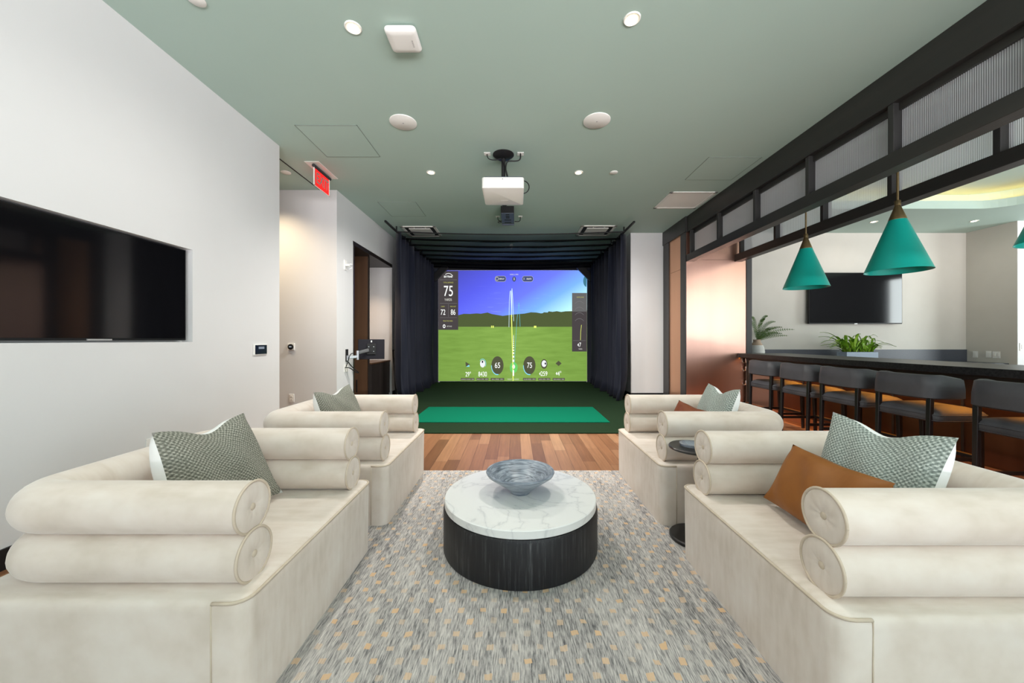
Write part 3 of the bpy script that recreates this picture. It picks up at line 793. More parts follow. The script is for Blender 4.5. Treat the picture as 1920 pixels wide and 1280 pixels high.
def curtain(x, y0, y1, sgn, label):
    b = nb(); n = 420; m_ = 14; cols = []; L = y1 - y0
    for i in range(n + 1):
        f = i / n; y = y0 + L * f
        ph = f * L / .31 * 2 * PI + 1.1 * math.sin(f * 9) + .6 * math.sin(f * 23 + 2)
        col = []
        for j in range(m_ + 1):
            q = j / m_; z = 3.275 - 3.255 * q
            amp = .062 + .022 * q + .012 * math.sin(f * 17 + 1)
            o = amp * math.sin(ph + .5 * math.sin(q * 2.5 + f * 8)) + .012 * math.sin(ph * 2.1 + 3 * q) + .02 * q * math.sin(f * 13)
            hem = max(0, q - .9) * 1.0 * (0.6 + .4 * math.sin(f * 31))
            bulge = .06 * max(0, 1 - f * 14) * q * 0
            col.append(b.verts.new((x - sgn * (o + hem * .9) + sgn * bulge * 0, y + .03 * math.cos(ph) + .01 * math.sin(9 * q + ph), z)))
        cols.append(col)
    for p, q in zip(cols, cols[1:]):
        for j in range(m_): b.faces.new((p[j], p[j + 1], q[j + 1], q[j]))
    bmesh.ops.recalc_face_normals(b, faces=b.faces)
    o = obj('curtain', b, M['curtain'], smooth=180)
    md = o.modifiers.new('cloth_thickness', 'SOLIDIFY'); md.thickness = .005
    return tag(o, label, 'curtain', 'navy golf bay curtains')
curtain(-2.27, 6.98, 10.06, -1, 'navy pleated curtain on the left side of the golf bay')
curtain(2.13, 7.06, 10.06, 1, 'navy pleated curtain on the right side of the golf bay')
for x, y0, w in ((-2.30, 6.46, 'left'), (2.12, 6.50, 'right')):
    t = thing('curtain_track', 'black ceiling track carrying the %s golf curtain' % w, 'track', (x, y0, 3.29))
    obj('rail', boxes((x - .016, x + .016, y0, 10.19, 3.285, 3.318), bev=.003), M['black'], t)
    for k in range(4):
        y = y0 + .62 + k * .95
        obj('hanger', boxes((x - .008, x + .008, y - .02, y + .02, 3.316, 3.3995)), M['black'], t)
    for k in range(12):
        y = 7.15 + k * .25
        obj('glide', lathe(nb(), [(.002, 3.262), (.010, 3.265), (.010, 3.283), (.002, 3.2855)], (x - .03 * (1 if x > 0 else -1), y, 0), 10), M['white'], t)

# net ceiling
b = nb(); ny = 150; nx = 26; g = []
rodsY = [7.02 + k * .46 for k in range(8)]
for i in range(ny + 1):
    y = 7.02 + (10.24 - 7.02) * i / ny; row = []
    u = ((y - 7.02) / .46) % 1.0; sag = .075 * math.sin(PI * u) ** .8
    for j in range(nx + 1):
        f = j / nx; x = -2.27 + (2.10 + 2.27) * f
        row.append(b.verts.new((x, y, 3.275 - sag - .055 * math.sin(PI * f) - .008 * math.sin(f * 21 + i * .35) * math.sin(PI * f))))
    g.append(row)
for i in range(ny):
    for j in range(nx): b.faces.new((g[i][j], g[i][j + 1], g[i + 1][j + 1], g[i + 1][j]))
t = thing('ceiling_net', 'sheer black net slung under the ceiling of the golf bay', 'net', (-.08, 8.6, 3.2))
obj('net_sheet', b, M['net'], t, smooth=180)
for y in rodsY:
    pts = [(-2.29 + 4.40 * k / 16, y, 3.278 - .055 * math.sin(PI * k / 16)) for k in range(17)]
    obj('cross_cord', tube(nb(), pts, .012, 8), M['blackmatte'], t, smooth=60)

SD = 10.30
def S(cx, cy, dz=0.0):
    """point on the projection screen; cx, cy read off an enlarged view of the photograph"""
    p = P(780 + cx / 4.923, 480 + cy / 4.923, SD); p.y = SD - dz; return p
sc = thing('golf_screen', 'projected golf driving range on the big screen at the end of the bay', 'screen', (-.08, SD, .03))
c0, c1 = S(207, 1155), S(1578, 130)
obj('screen_sheet', boxes((c0.x - .02, c1.x + .02, SD + .001, SD + .03, c0.z - .02, c1.z + .02)), mat('screen_cloth', (.6, .6, .62), .7), sc)

def pic_mat(kind):
    m = bpy.data.materials.new('projected_' + kind); m.use_nodes = True; t = NT(m); t.n.remove(t.b)
    e = t.node('ShaderNodeEmission'); s = t.sep(t.obj(kind='UV')); u, v = s[0], s[1]
    if kind == 'sky':
        a = t.math('MULTIPLY_ADD', u, .75, t.math('MULTIPLY', t.math('SUBTRACT', 1.0, v), .45))
        base = t.ramp(a, [(.0, (.060, .062, .38)), (.35, (.10, .115, .80)), (.62, (.155, .20, 1.0)), (.80, (.20, .45, 1.0)), (.97, (.50, .92, 1.0)), (1.0, (.70, 1.0, 1.0))])
        n = t.noise(t.obj((2, 7, 1), (0, 0, .45), kind='UV'), 3.2, 6, .6)
        cl = t.math('MULTIPLY', t.ramp(n, [(.60, 0.0), (.80, 1.0)]), t.math('MULTIPLY', t.math('MULTIPLY', t.math('SUBTRACT', 1.0, v), t.math('SUBTRACT', 1.0, v)), .6))
        col = t.mix(cl, base, (.75, .92, 1.0))
    else:
        n = t.noise(t.obj((2.2, 5, 1), (0, 0, .12), kind='UV'), 3, 3, .5); n2 = t.noise(t.obj((40, 60, 1), kind='UV'), 4, 3)
        h = t.math('ADD', t.math('MULTIPLY', n, .85), t.math('MULTIPLY', n2, .15))
        cen = t.math('SUBTRACT', 1.0, t.math('MULTIPLY', t.math('ABSOLUTE', t.math('SUBTRACT', u, .5)), .9))
        base = t.ramp(t.math('MULTIPLY', h, cen), [(.10, (.15, .265, .046)), (.34, (.195, .34, .064)), (.60, (.24, .405, .082))])
        col = base
    t.link(col, e.inputs[0]); e.inputs[1].default_value = .9
    t.link(e.outputs[0], t.n['Material Output'].inputs[0]); return m
def quad_uv(x0, y0, x1, y1, dz):
    b = nb(); uv = b.loops.layers.uv.new('UVMap')
    f = b.faces.new([b.verts.new(S(*q, dz)) for q in ((x0, y1), (x1, y1), (x1, y0), (x0, y0))])
    for l, c in zip(f.loops, ((0, 0), (1, 0), (1, 1), (0, 1))): l[uv].uv = c
    return b
obj('picture_sky', quad_uv(207, 132, 1578, 660, .001), pic_mat('sky'), sc)
obj('picture_grass', quad_uv(207, 648, 1578, 1153, .002), pic_mat('grass'), sc)
hill = [(207, 545), (300, 548), (390, 545), (440, 532), (500, 533), (560, 528), (600, 531), (660, 520), (700, 534), (750, 546), (800, 551), (860, 545), (900, 538), (950, 547), (1000, 530), (1060, 518), (1110, 520), (1140, 533), (1165, 530), (1180, 518), (1215, 520), (1225, 509), (1260, 514), (1300, 508), (1340, 515), (1380, 509), (1430, 508), (1500, 505), (1578, 498)]
def poly_s(pts, dz):
    b = nb(); b.faces.new([b.verts.new(S(x, y, dz)) for x, y in pts]); bmesh.ops.triangulate(b, faces=b.faces); return b
obj('picture_hills', poly_s([(207, 652)] + hill + [(1578, 652)], .003), emis('projected_hills', (.070, .092, .035)), sc)
WHITE = emis('projected_white', (.92, .95, .92)); DIM = emis('projected_dim', (.50, .50, .45)); YEL = emis('projected_yellow', (.42, .42, .10))
PANEL = emis('projected_panel', (.058, .050, .052)); PANEL2 = emis('projected_panel_light', (.115, .115, .115)); BUT = emis('projected_button', (.055, .07, .16))
def rect(b, x0, y0, x1, y1, dz):
    b.faces.new([b.verts.new(S(*q, dz)) for q in ((x0, y1), (x1, y1), (x1, y0), (x0, y0))])
def disc(b, cx, cy, rx, ry, dz, n=36, a0=0, a1=2 * PI, inner=0):
    if inner:
        for i in range(n):
            t0, t1 = a0 + (a1 - a0) * i / n, a0 + (a1 - a0) * (i + 1) / n
            b.faces.new([b.verts.new(S(cx + rx * k * math.cos(q), cy - ry * k * math.sin(q), dz)) for k, q in ((inner, t0), (1, t0), (1, t1), (inner, t1))])
    else:
        b.faces.new([b.verts.new(S(cx + rx * math.cos(a0 + (a1 - a0) * i / n), cy - ry * math.sin(a0 + (a1 - a0) * i / n), dz)) for i in range(n)])
def txt(b, s, cx, cy, h, w=None, dz=.006, bold=0.0):
    """h: cap height in the enlarged view, w: wanted width there"""
    k = SD / F / 4.923; size = h * k / .70
    me = text_mesh(s, size, 1.0, bold=bold * size); xs = [v.co.x for v in me.vertices]; ys_ = [v.co.y for v in me.vertices]
    wd = max(xs) - min(xs); sx = (w * k / wd) if w else .6
    me.transform(Matrix.Translation((-(max(xs) + min(xs)) / 2, -(max(ys_) + min(ys_)) / 2, 0))); me.transform(Matrix.Diagonal((sx, 1, 1, 1)))
    o = S(cx, cy, dz)
    me.transform(Matrix(((1, 0, 0, o.x), (0, 0, -1, o.y), (0, 1, 0, o.z), (0, 0, 0, 1))))
    b.from_mesh(me); bpy.data.meshes.remove(me)
b = nb(); rect(b, 207, 138, 390, 680, .004); obj('distance_panel', b, PANEL, sc)
b = nb(); rect(b, 1440, 340, 1577, 880, .004); obj('shot_map_panel', b, PANEL, sc)
b = nb(); rect(b, 1440, 340, 1577, 512, .0045); obj('map_tint', b, PANEL2, sc)
b = nb(); disc(b, 1577, 230, 34, 55, .0045, 24, PI / 2, 1.5 * PI); obj('side_button', b, emis('projected_teal', (.05, .17, .24)), sc)
b = nb()
for x0, y0, x1, y1 in ((220, 217, 378, 219.5), (220, 435, 378, 437.5), (298, 442, 300, 560), (220, 566, 378, 568), (1450, 778, 1568, 780)): rect(b, x0, y0, x1, y1, .005)
for yy in (415, 470, 520, 575): disc(b, 1508, yy + 120, 70, 120, .005, 14, PI * .3, PI * .7, .975)
obj('panel_lines', b, emis('projected_line', (.17, .165, .17)), sc)
b = nb(); txt(b, 'SKYTRAK', 298, 190, 17, 80, bold=.02)
disc(b, 300, 196, 42, 38, .006, 20, .25, PI * .75, .90)
txt(b, '75', 299, 322, 96, 82); txt(b, '72', 250, 517, 50, 42); txt(b, '86', 343, 517, 50, 42)
disc(b, 260, 647, 12, 17, .006, 24, inner=.55)
txt(b, '65', 752, 1007, 50, 48); txt(b, '75', 1048, 1007, 50, 44); txt(b, '29\u00b0', 482, 1088, 42, 50); txt(b, '8430', 615, 1088, 44, 78)
txt(b, '259', 1182, 1084, 42, 60); txt(b, '4\u00b0', 1323, 1082, 42, 34); txt(b, '7', 1515, 818, 40, 16)
for cx, cy in ((1144, 1085), (1297, 1083), (1497, 819)): b.faces.new([b.verts.new(S(*q, .006)) for q in ((cx - 7, cy), (cx + 5, cy + 17), (cx + 5, cy - 17))])
obj('readout_numbers', b, WHITE, sc)
b = nb(); txt(b, 'YARDS', 297, 402, 22, 68); txt(b, 'SETTINGS', 308, 648, 11, 46); txt(b, 'YARDS', 1516, 857, 11, 36)
txt(b, 'WIND: 0 MPH', 905, 170, 12, 78); txt(b, 'REPLAY', 792, 210, 13, 48, bold=.03); txt(b, 'DELETE', 1043, 210, 13, 44, bold=.03); txt(b, 'X', 997, 209, 20, 14)
for s_, cx, w in (('LAUNCH ANGLE  DEG', 476, 118), ('BACK SPIN  RPM', 614, 100), ('BALL SPEED  MPH', 752, 104), ('CLUB SPEED  MPH', 1047, 106), ('SIDE SPIN  RPM', 1184, 98), ('SIDE ANGLE  DEG', 1318, 98)): txt(b, s_, cx, 1136, 9, w, .007)
txt(b, 'RIGHT HANDED', 898, 1136, 11, 104)
obj('small_lettering', b, emis('projected_pale', (.62, .62, .56)), sc)
b = nb(); txt(b, 'TOTAL DISTANCE', 299, 244, 13, 92); txt(b, 'CARRY', 249, 465, 11, 36); txt(b, 'MAX HGT', 343, 465, 11, 54); txt(b, 'PRACTICE AREA', 295, 598, 12, 88); txt(b, 'OFFLINE', 1516, 379, 11, 66)
obj('heading_lettering', b, YEL, sc)
for cx in (780, 1031):
    b = nb(); b.faces.new([b.verts.new(S(cx + (30 if math.cos(a) > 0 else -30) + 21 * math.cos(a), 210 - 26 * math.sin(a), .004)) for a in [2 * PI * (i + .5) / 32 for i in range(32)]])
    obj('button', b, BUT, sc)
b = nb(); disc(b, 906, 212, 17, 24, .004); obj('button', b, BUT, sc)
b = nb(); disc(b, 748, 209, 15, 18, .006, 28, inner=.72)
for cx in (780, 1031):
    ou = [2 * PI * (i + .5) / 32 for i in range(33)]
    for a0, a1 in zip(ou, ou[1:]):
        q = lambda a, k: S(cx + (30 if math.cos(a) > 0 else -30) + 21 * k * math.cos(a), 210 - 26 * k * math.sin(a), .005)
        b.faces.new([b.verts.new(q(a0, .94)), b.verts.new(q(a0, 1.03)), b.verts.new(q(a1, 1.03)), b.verts.new(q(a1, .94))])
b.faces.new([b.verts.new(S(*q, .005)) for q in ((901, 222), (911, 222), (909, 200), (906, 196), (903, 200))])
obj('button_outlines', b, DIM, sc)
b = nb()
for cx in (752, 1047): disc(b, cx, 1008, 56, 84, .004)
for cx, w in ((476, 126), (614, 110), (752, 124), (1047, 118), (1184, 110), (1318, 112)): rect(b, cx - w / 2, 1124, cx + w / 2, 1147, .004)
b.faces.new([b.verts.new(S(*q, .004)) for q in ((457, 975), (500, 1000), (460, 1020))])
b.faces.new([b.verts.new(S(*q, .004)) for q in ((1288, 990), (1316, 965), (1344, 990), (1316, 1014))])
disc(b, 1182, 995, 30, 44, .004)
obj('gauge_discs', b, emis('projected_gauge', (.075, .078, .045)), sc)
b = nb()
for cx in (752, 1047): disc(b, cx, 1013, 58, 84, .005, 16, PI * .98, PI * 1.55, .90)
disc(b, 615, 993, 32, 46, .005, 24, -.6, PI * .8, .90)
b.faces.new([b.verts.new(S(*q, .005)) for q in ((463, 1020), (490, 1002), (495, 1020))])
obj('gauge_arcs', b, emis('projected_cyan', (.22, .62, .78)), sc)
b = nb(); disc(b, 615, 993, 24, 34, .006); disc(b, 1182, 992, 22, 31, .006); disc(b, 900, 1020, 14, 20, .006)
obj('ball_icons', b, emis('projected_ball', (.72, .74, .76)), sc)
b = nb(); disc(b, 614, 975, 7, 11, .007); disc(b, 1194, 991, 7, 10, .007); obj('ball_marks', b, emis('projected_dark', (.02, .02, .025)), sc)
b = nb(); disc(b, 902, 1028, 36, 50, .0045); obj('aim_disc', b, emis('projected_aim', (.13, .52, .12)), sc)
def stroke(b, pts, w, dz):
    pr = None
    for i, (x, y) in enumerate(pts):
        ww = w[i] if isinstance(w, list) else w
        v = (b.verts.new(S(x - ww / 2, y, dz)), b.verts.new(S(x + ww / 2, y, dz)))
        if pr: b.faces.new((pr[0], pr[1], v[1], v[0]))
        pr = v
b = nb(); stroke(b, [(858, 656), (862, 420), (868, 330), (873, 318)], 4, .006); stroke(b, [(873, 318), (882, 500)], 4, .006); stroke(b, [(884, 560), (884, 330), (886, 298)], [7, 8, 3], .006); stroke(b, [(886, 298), (894, 400), (902, 600)], 4, .006)
obj('shot_trace_white', b, emis('projected_trace', (.60, .78, .80)), sc)
b = nb(); stroke(b, [(896, 1150), (893, 950), (887, 750), (881, 540)], [8, 8, 9, 9], .0065); stroke(b, [(1518, 775), (1520, 700), (1527, 635)], 3.5, .006); rect(b, 694, 642, 702, 662, .006); rect(b, 708, 642, 718, 662, .006); rect(b, 1088, 643, 1111, 662, .006)
obj('shot_trace_yellow', b, emis('projected_bright_yellow', (.72, .80, .16)), sc)
b = nb(); stroke(b, [(906, 1000), (916, 850), (930, 600), (950, 430)], 3, .006); stroke(b, [(950, 430), (955, 520), (961, 650)], 3, .006)
obj('shot_trace_blue', b, emis('projected_blue_trace', (.12, .45, .50)), sc)
b = nb(); y_, h_ = 730, 2.0
while y_ < 985: rect(b, 899 - h_ * .35, y_, 904 + h_ * .1, y_ + h_, .0068); y_ += h_ * 2.0; h_ *= 1.17
rect(b, 893, 1052, 905, 1105, .0068)
obj('aim_dashes', b, WHITE, sc)

# black surround of the screen and padded corner blocks
t = thing('screen_surround', 'black padded surround around the golf screen', 'frame', (-.08, 10.35, 0))
obj('top_valance', boxes((-2.42, 2.28, 10.24, 10.28, c1.z, 3.38)), M['blackmatte'], t)
nv = mat('navy_padding', (.012, .015, .028), .8)
obj('side_panel', boxes((-2.42, c0.x, 10.20, 10.28, .014, 3.2), bev=.01), nv, t); obj('side_panel', boxes((c1.x, 2.28, 10.20, 10.28, .014, 3.2), bev=.01), nv, t)
for s, cx, w in ((1, (c0.x + .085, c1.z - .105), 'upper left'), (-1, (c1.x - .085, c1.z - .105), 'upper right')):
    b = boxes((-.27, .27, -.10, -.03, -.10, .075), bev=.008)
    for v in b.verts:
        x, z = v.co.x, v.co.z
        a = PI / 4 * s; v.co.x = cx[0] + x * math.cos(a) - z * math.sin(a); v.co.z = cx[1] + x * math.sin(a) + z * math.cos(a); v.co.y += 10.21
    # shift outwards so its long inner edge cuts the corner of the picture
    for v in b.verts: v.co.x -= s * .02; v.co.z += .02
    tag(obj('corner_block', b, M['black']), 'black slanted block across the %s corner of the golf screen' % w, 'block', 'corner blocks of the golf screen')
# sprinkler in the bay
b = nb(); lathe(b, [(.03, 3.40), (.03, 3.392), (.006, 3.39), (.006, 3.33), (.022, 3.328), (.022, 3.324), (.001, 3.324)], (-.09, 8.42, 0), 16)
for a in range(4): tube(b, bez((-.09 + .035 * math.cos(a * PI / 2 + .7), 8.42 + .035 * math.sin(a * PI / 2 + .7), 3.395), (-.09 + .05 * math.cos(a * PI / 2 + .7), 8.42 + .05 * math.sin(a * PI / 2 + .7), 3.36), (-.09 + .03 * math.cos(a * PI / 2 + .7), 8.42 + .03 * math.sin(a * PI / 2 + .7), 3.30), (-.09, 8.42, 3.29), 6), .003, 5)
tag(obj('fire_sprinkler', b, M['white'], smooth=50), 'small white caged sprinkler above the black net', 'sprinkler')

# ------------------------------------------------------------------ ceiling fittings
def CP(px, py):
    d = F * (CH - HC) / (VY - py); return (px - VX) / F * d, d
def downlight(px, py, label, r=.052):
    x, y = CP(px, py)
    t = thing('downlight', label, 'ceiling light', (x, y, CH - .008), 'small recessed ceiling lights')
    obj('trim_ring', lathe(nb(), [(r + .006, 0), (r + .006, -.004), (r, -.008), (r - .006, -.006), (r - .010, -.001)], (x, y, CH), 40, cap0=True), M['white'], t, smooth=40)
    obj('reflector', lathe(nb(), [(r - .008, -.0045), (r * .6, -.0022), (r * .3, -.0018)], (x, y, CH), 40), M['reflector'], t, smooth=60)
    obj('lens', lathe(nb(), [(r * .62, -.0055), (r * .5, -.0065), (.001, -.0065)], (x, y + .008, CH), 32, cap0=True), M['lamp'], t, smooth=60)
    return x, y
DL = []
for px, py, lb_ in ((662, 51, 'recessed downlight beside the white square access point'), (1185, 35, 'recessed downlight in front of the right ceiling speaker'),
                    (808, 323, 'recessed downlight left of the projector'), (1085, 323, 'recessed downlight right of the projector'),
                    (1638.5, 415.5, 'recessed downlight over the back bar between the pendants'), (1827, 414, 'recessed downlight over the back bar near its right corner')):
    DL.append(downlight(px, py, lb_))
def disk(name, px, py, r, label, cat, group=None, dot=True):
    x, y = CP(px, py)
    b = lathe(nb(), [(r, 0), (r, -.006), (r - .006, -.010), (.001, -.011)], (x, y, CH), 48, cap0=True)
    if not dot: return tag(obj(name, b, M['white'], smooth=40), label, cat, group)
    t = thing(name, label, cat, (x, y, CH - .012), group); obj('grille', b, M['white'], t, smooth=40)
    obj('center_mark', lathe(nb(), [(.006, -.0105), (.006, -.0125), (.001, -.0128)], (x, y, CH), 12), M['textgrey'], t)
disk('ceiling_speaker', 756, 229, .134, 'round white ceiling speaker left of the projector, near the square access hatch', 'speaker', 'round ceiling speakers')
disk('ceiling_speaker', 1119, 226, .134, 'round white ceiling speaker on the right side of the lounge ceiling', 'speaker', 'round ceiling speakers')
disk('sprinkler_cover', 368, -1, .052, 'flat white sprinkler cover at the top edge of the photo', 'sprinkler cover', None, False)
disk('sprinkler_cover', 1151, 323, .05, 'flat white sprinkler cover next to the downlight right of the projector', 'sprinkler cover', None, False)
disk('smoke_detector', 536, 323, .06, 'flat white round detector on the corridor ceiling by the exit sign', 'detector', None, False)

def hatch(x0, x1, y0, y1, label):
    t = thing('access_hatch', label, 'access hatch', ((x0 + x1) / 2, (y0 + y1) / 2, CH - .004), 'square ceiling access hatches')
    obj('panel', boxes((x0 + .006, x1 - .006, y0 + .006, y1 - .006, CH - .0035, CH)), M['ceiling'], t)
    obj('edge', boxes((x0, x1, y0, y0 + .005, CH - .005, CH), (x0, x1, y1 - .005, y1, CH - .005, CH), (x0, x0 + .005, y0, y1, CH - .005, CH), (x1 - .005, x1, y0, y1, CH - .005, CH)), mat('hatch_reveal', (.20, .24, .215), .7), t)
hatch(-2.26, -1.62, 3.74, 4.387, 'flush green access hatch by the left ceiling speaker')
hatch(-2.195, -1.586, 5.82, 6.50, 'flush green access hatch in front of the left golf curtain')
hatch(2.33, 2.97, 4.394, 5.02, 'flush green access hatch beside the white panel near the transom')
t = thing('ceiling_panel', 'white framed square air panel in the ceiling near the transom', 'air panel', (2.655, 5.76, CH - .01))
x0, x1, y0, y1 = 2.305, 3.01, 5.42, 6.10
obj('frame', boxes((x0, x1, y0, y0 + .045, CH - .012, CH), (x0, x1, y1 - .045, y1, CH - .012, CH), (x0, x0 + .045, y0, y1, CH - .012, CH), (x1 - .045, x1, y0, y1, CH - .012, CH), bev=.003), M['white'], t)
obj('perforated_sheet', boxes((x0 + .04, x1 - .04, y0 + .04, y1 - .04, CH - .006, CH)), noisy('perforated_cream', (.86, .84, .80), (.90, .88, .84), .6, 180), t)

def cassette(x0, x1, y0, y1, label):
    t = thing('ceiling_diffuser', label, 'air diffuser', ((x0 + x1) / 2, (y0 + y1) / 2, CH - .02), 'square air diffusers above the net')
    def fr(a, w, z0, z1): return ((x0 + a, x1 - a, y0 + a, y0 + a + w, z0, z1), (x0 + a, x1 - a, y1 - a - w, y1 - a, z0, z1), (x0 + a, x0 + a + w, y0 + a, y1 - a, z0, z1), (x1 - a - w, x1 - a, y0 + a, y1 - a, z0, z1))
    obj('outer_frame', boxes(*fr(0, .05, CH - .015, CH), bev=.003), M['whitemetal'], t)
    obj('shadow_slot', boxes((x0 + .05, x1 - .05, y0 + .05, y1 - .05, CH - .004, CH)), M['blackmatte'], t)
    obj('inner_plate', boxes((x0 + .13, x1 - .13, y0 + .13, y1 - .13, CH - .02, CH - .005), bev=.003), M['whitemetal'], t)
    obj('bridge', boxes(((x0 + x1) / 2 - .1, (x0 + x1) / 2 - .09, y0 + .05, y0 + .13, CH - .012, CH), ((x0 + x1) / 2 + .12, (x0 + x1) / 2 + .13, y0 + .05, y0 + .13, CH - .012, CH)), M['whitemetal'], t)
cassette(-2.225, -1.545, 7.06, 7.76, 'square white air diffuser above the net on the left')
cassette(1.275, 1.96, 7.02, 7.70, 'square white air diffuser above the net on the right')
for x0, x1, w in ((-1.72, -1.15, 'left'), (.95, 1.55, 'right')):
    tag(obj('slot_diffuser', boxes((x0, x1, 9.5, 9.62, CH - .012, CH), bev=.003), M['whitemetal']), 'narrow pale slot diffuser above the net near the screen, %s side' % w, 'air diffuser')

# wireless access point
t = thing('access_point', 'white square wireless access point on the ceiling', 'access point', (-.805, 2.64, CH - .05))
b = nb(); rings = []
for z, off in ((CH - .012, -.02), (CH - .014, -.004), (CH - .024, 0), (CH - .040, -.006), (CH - .048, -.02), (CH - .051, -.05)):
    rings.append([b.verts.new((x, y, z)) for x, y in rrect(-.92 - off, -.695 + off, 2.535 - off, 2.755 + off, .03 + off * .4, 6)])
for p, q in zip(rings, rings[1:]): ring_faces(b, p, q)
b.faces.new(rings[-1]); b.faces.new(list(reversed(rings[0])))
obj('housing', b, M['white'], t, smooth=50)
obj('bracket', boxes((-.86, -.75, 2.58, 2.70, CH - .013, CH)), M['black'], t)
b = nb(); place_text(b, 'RUCKUS', .016, (-.742, 2.655, CH - .0518), (0, 1, 0), (1, 0, 0)); obj('lettering', b, M['textgrey'], t)

# exit sign
t = thing('exit_sign', 'red EXIT sign hanging on edge from the ceiling by the corridor', 'sign', (-2.51, 4.73, 3.13))
obj('ceiling_plate', boxes((-2.60, -2.42, 4.50, 4.99, CH - .006, CH), bev=.002), M['whitemetal'], t)
obj('holder', tube(nb(), [(-2.51, 4.545, CH - .026), (-2.51, 4.95, CH - .026)], .021, 18), mat('dark_grey_metal', (.07, .07, .075), .35, .6), t, smooth=40)
obj('acrylic_edge', boxes((-2.516, -2.504, 4.555, 4.562, 3.13, CH - .045), (-2.516, -2.504, 4.925, 4.932, 3.13, CH - .045), (-2.516, -2.504, 4.555, 4.932, 3.13, 3.137)), M['clearedge'], t)
obj('red_panel', boxes((-2.513, -2.507, 4.59, 4.915, 3.142, CH - .05)), M['red'], t)
b = nb(); place_text(b, 'EXIT', .185, (-2.5055, 4.752, 3.245), (0, 1, 0), (0, 0, 1), .80, bold=.003); obj('lettering', b, M['exitletter'], t)

# projector with mount
PX = -.14
t = thing('projector', 'white projector hanging upside down from a black ceiling mount', 'projector', (PX, 4.32, 2.885))
px0, px1, py0, py1, pz0, pz1 = -.372, .098, 4.05, 4.58, 2.885, 3.005
b = nb(); rings = []
for z, off in ((pz0, -.012), (pz0 + .004, -.003), (pz0 + .012, 0), (pz1 - .004, 0), (pz1, -.004)):
    rings.append([b.verts.new((x, y, z)) for x, y in rrect(px0 - off, px1 + off, py0 - off, py1 + off, .03 + off, 6)])
for p, q in zip(rings, rings[1:]): ring_faces(b, p, q)
b.faces.new(rings[-1]); b.faces.new(list(reversed(rings[0])))
obj('housing', b, M['white'], t, smooth=50)
obj('base_plate', boxes((px0 + .03, px1 - .02, py0 + .03, py1 - .03, pz1, pz1 + .018)), M['slate'], t)
obj('mount_bracket', boxes((PX - .07, PX + .07, 4.22, 4.44, pz1 + .018, pz1 + .032), (PX - .11, PX - .10, 4.25, 4.29, pz1, pz1 + .055)), M['black'], t)
obj('pole', tube(nb(), [(PX, 4.34, pz1 + .03), (PX, 4.34, 3.36)], .024, 18), M['black'], t, smooth=60)
obj('ceiling_canopy', lathe(nb(), [(.125, 3.40), (.125, 3.392), (.075, 3.352), (.03, 3.348), (.02, 3.346)], (PX, 4.34, 0), 40, cap0=True, cap1=True), M['black'], t, smooth=40)
obj('lens', lathe(nb(), [(.055, 0), (.055, .03), (.045, .032), (.04, .012), (.001, .01)], (-.135, py1, 2.94), 28, axis='y'), M['black'], t, smooth=40)
obj('indicator', lathe(nb(), [(.006, 0), (.006, -.003), (.001, -.003)], (PX, py0 - .0005, pz1 - .022), 12, axis='y'), M['textgrey'], t)
obj('name_strip', boxes((PX - .035, PX + .055, 4.415, 4.425, pz0 - .001, pz0 + .0005)), mat('pale_print', (.9, .9, .88), .5), t)
def outlet_c(x, y, s, label):
    t = thing('ceiling_outlet', label, 'outlet', (x, y, CH - .006), 'white ceiling outlets')
    obj('plate', boxes((x - s, x + s, y - s, y + s, CH - .006, CH), bev=.002), M['white'], t)
    obj('socket', boxes((x - s * .45, x + s * .45, y - s * .5, y + s * .5, CH - .009, CH - .005), bev=.001), M['whitemetal'], t)
outlet_c(-.33, 4.32, .037, 'white ceiling outlet left of the projector mount')
outlet_c(.063, 4.32, .038, 'white ceiling outlet right of the projector mount')
outlet_c(-.31, 6.52, .037, 'white ceiling outlet left of the black launch monitor')
outlet_c(.092, 6.52, .037, 'white ceiling outlet right of the black launch monitor')
tag(obj('projector_cable', tube(nb(), bez((-.33, 4.31, CH - .008), (-.335, 4.30, 3.33), (-.30, 4.31, 3.31), (-.20, 4.305, 3.325), 10) + bez((-.165, 4.30, 3.335), (-.13, 4.295, 3.30), (-.11, 4.30, 3.2), (-.06, 4.30, 3.02), 12), .006, 8), M['black'], smooth=180), 'thin black cable from the left outlet down the projector pole', 'cable')
tag(obj('power_cable', tube(nb(), [(.063, 4.30, CH - .008), (.062, 4.30, 3.345)] + bez((.06, 4.30, 3.335), (.05, 4.30, 3.29), (-.03, 4.30, 3.31), (-.08, 4.295, 3.30), 8) + bez((-.10, 4.29, 3.28), (-.125, 4.29, 3.22), (-.10, 4.29, 3.12), (-.075, 4.29, 3.04), 8), .0075, 8), M['black'], smooth=180), 'black power cord from the right outlet to the projector mount', 'cable')
tag(obj('cable_loop', tube(nb(), [(.09 + .075 * math.cos(a), 4.33, 3.01 + .075 * math.sin(a)) for a in [2.2 - 4.0 * i / 20 for i in range(21)]], .006, 8), M['black'], smooth=180), 'loop of black cable at the right side of the projector', 'cable')

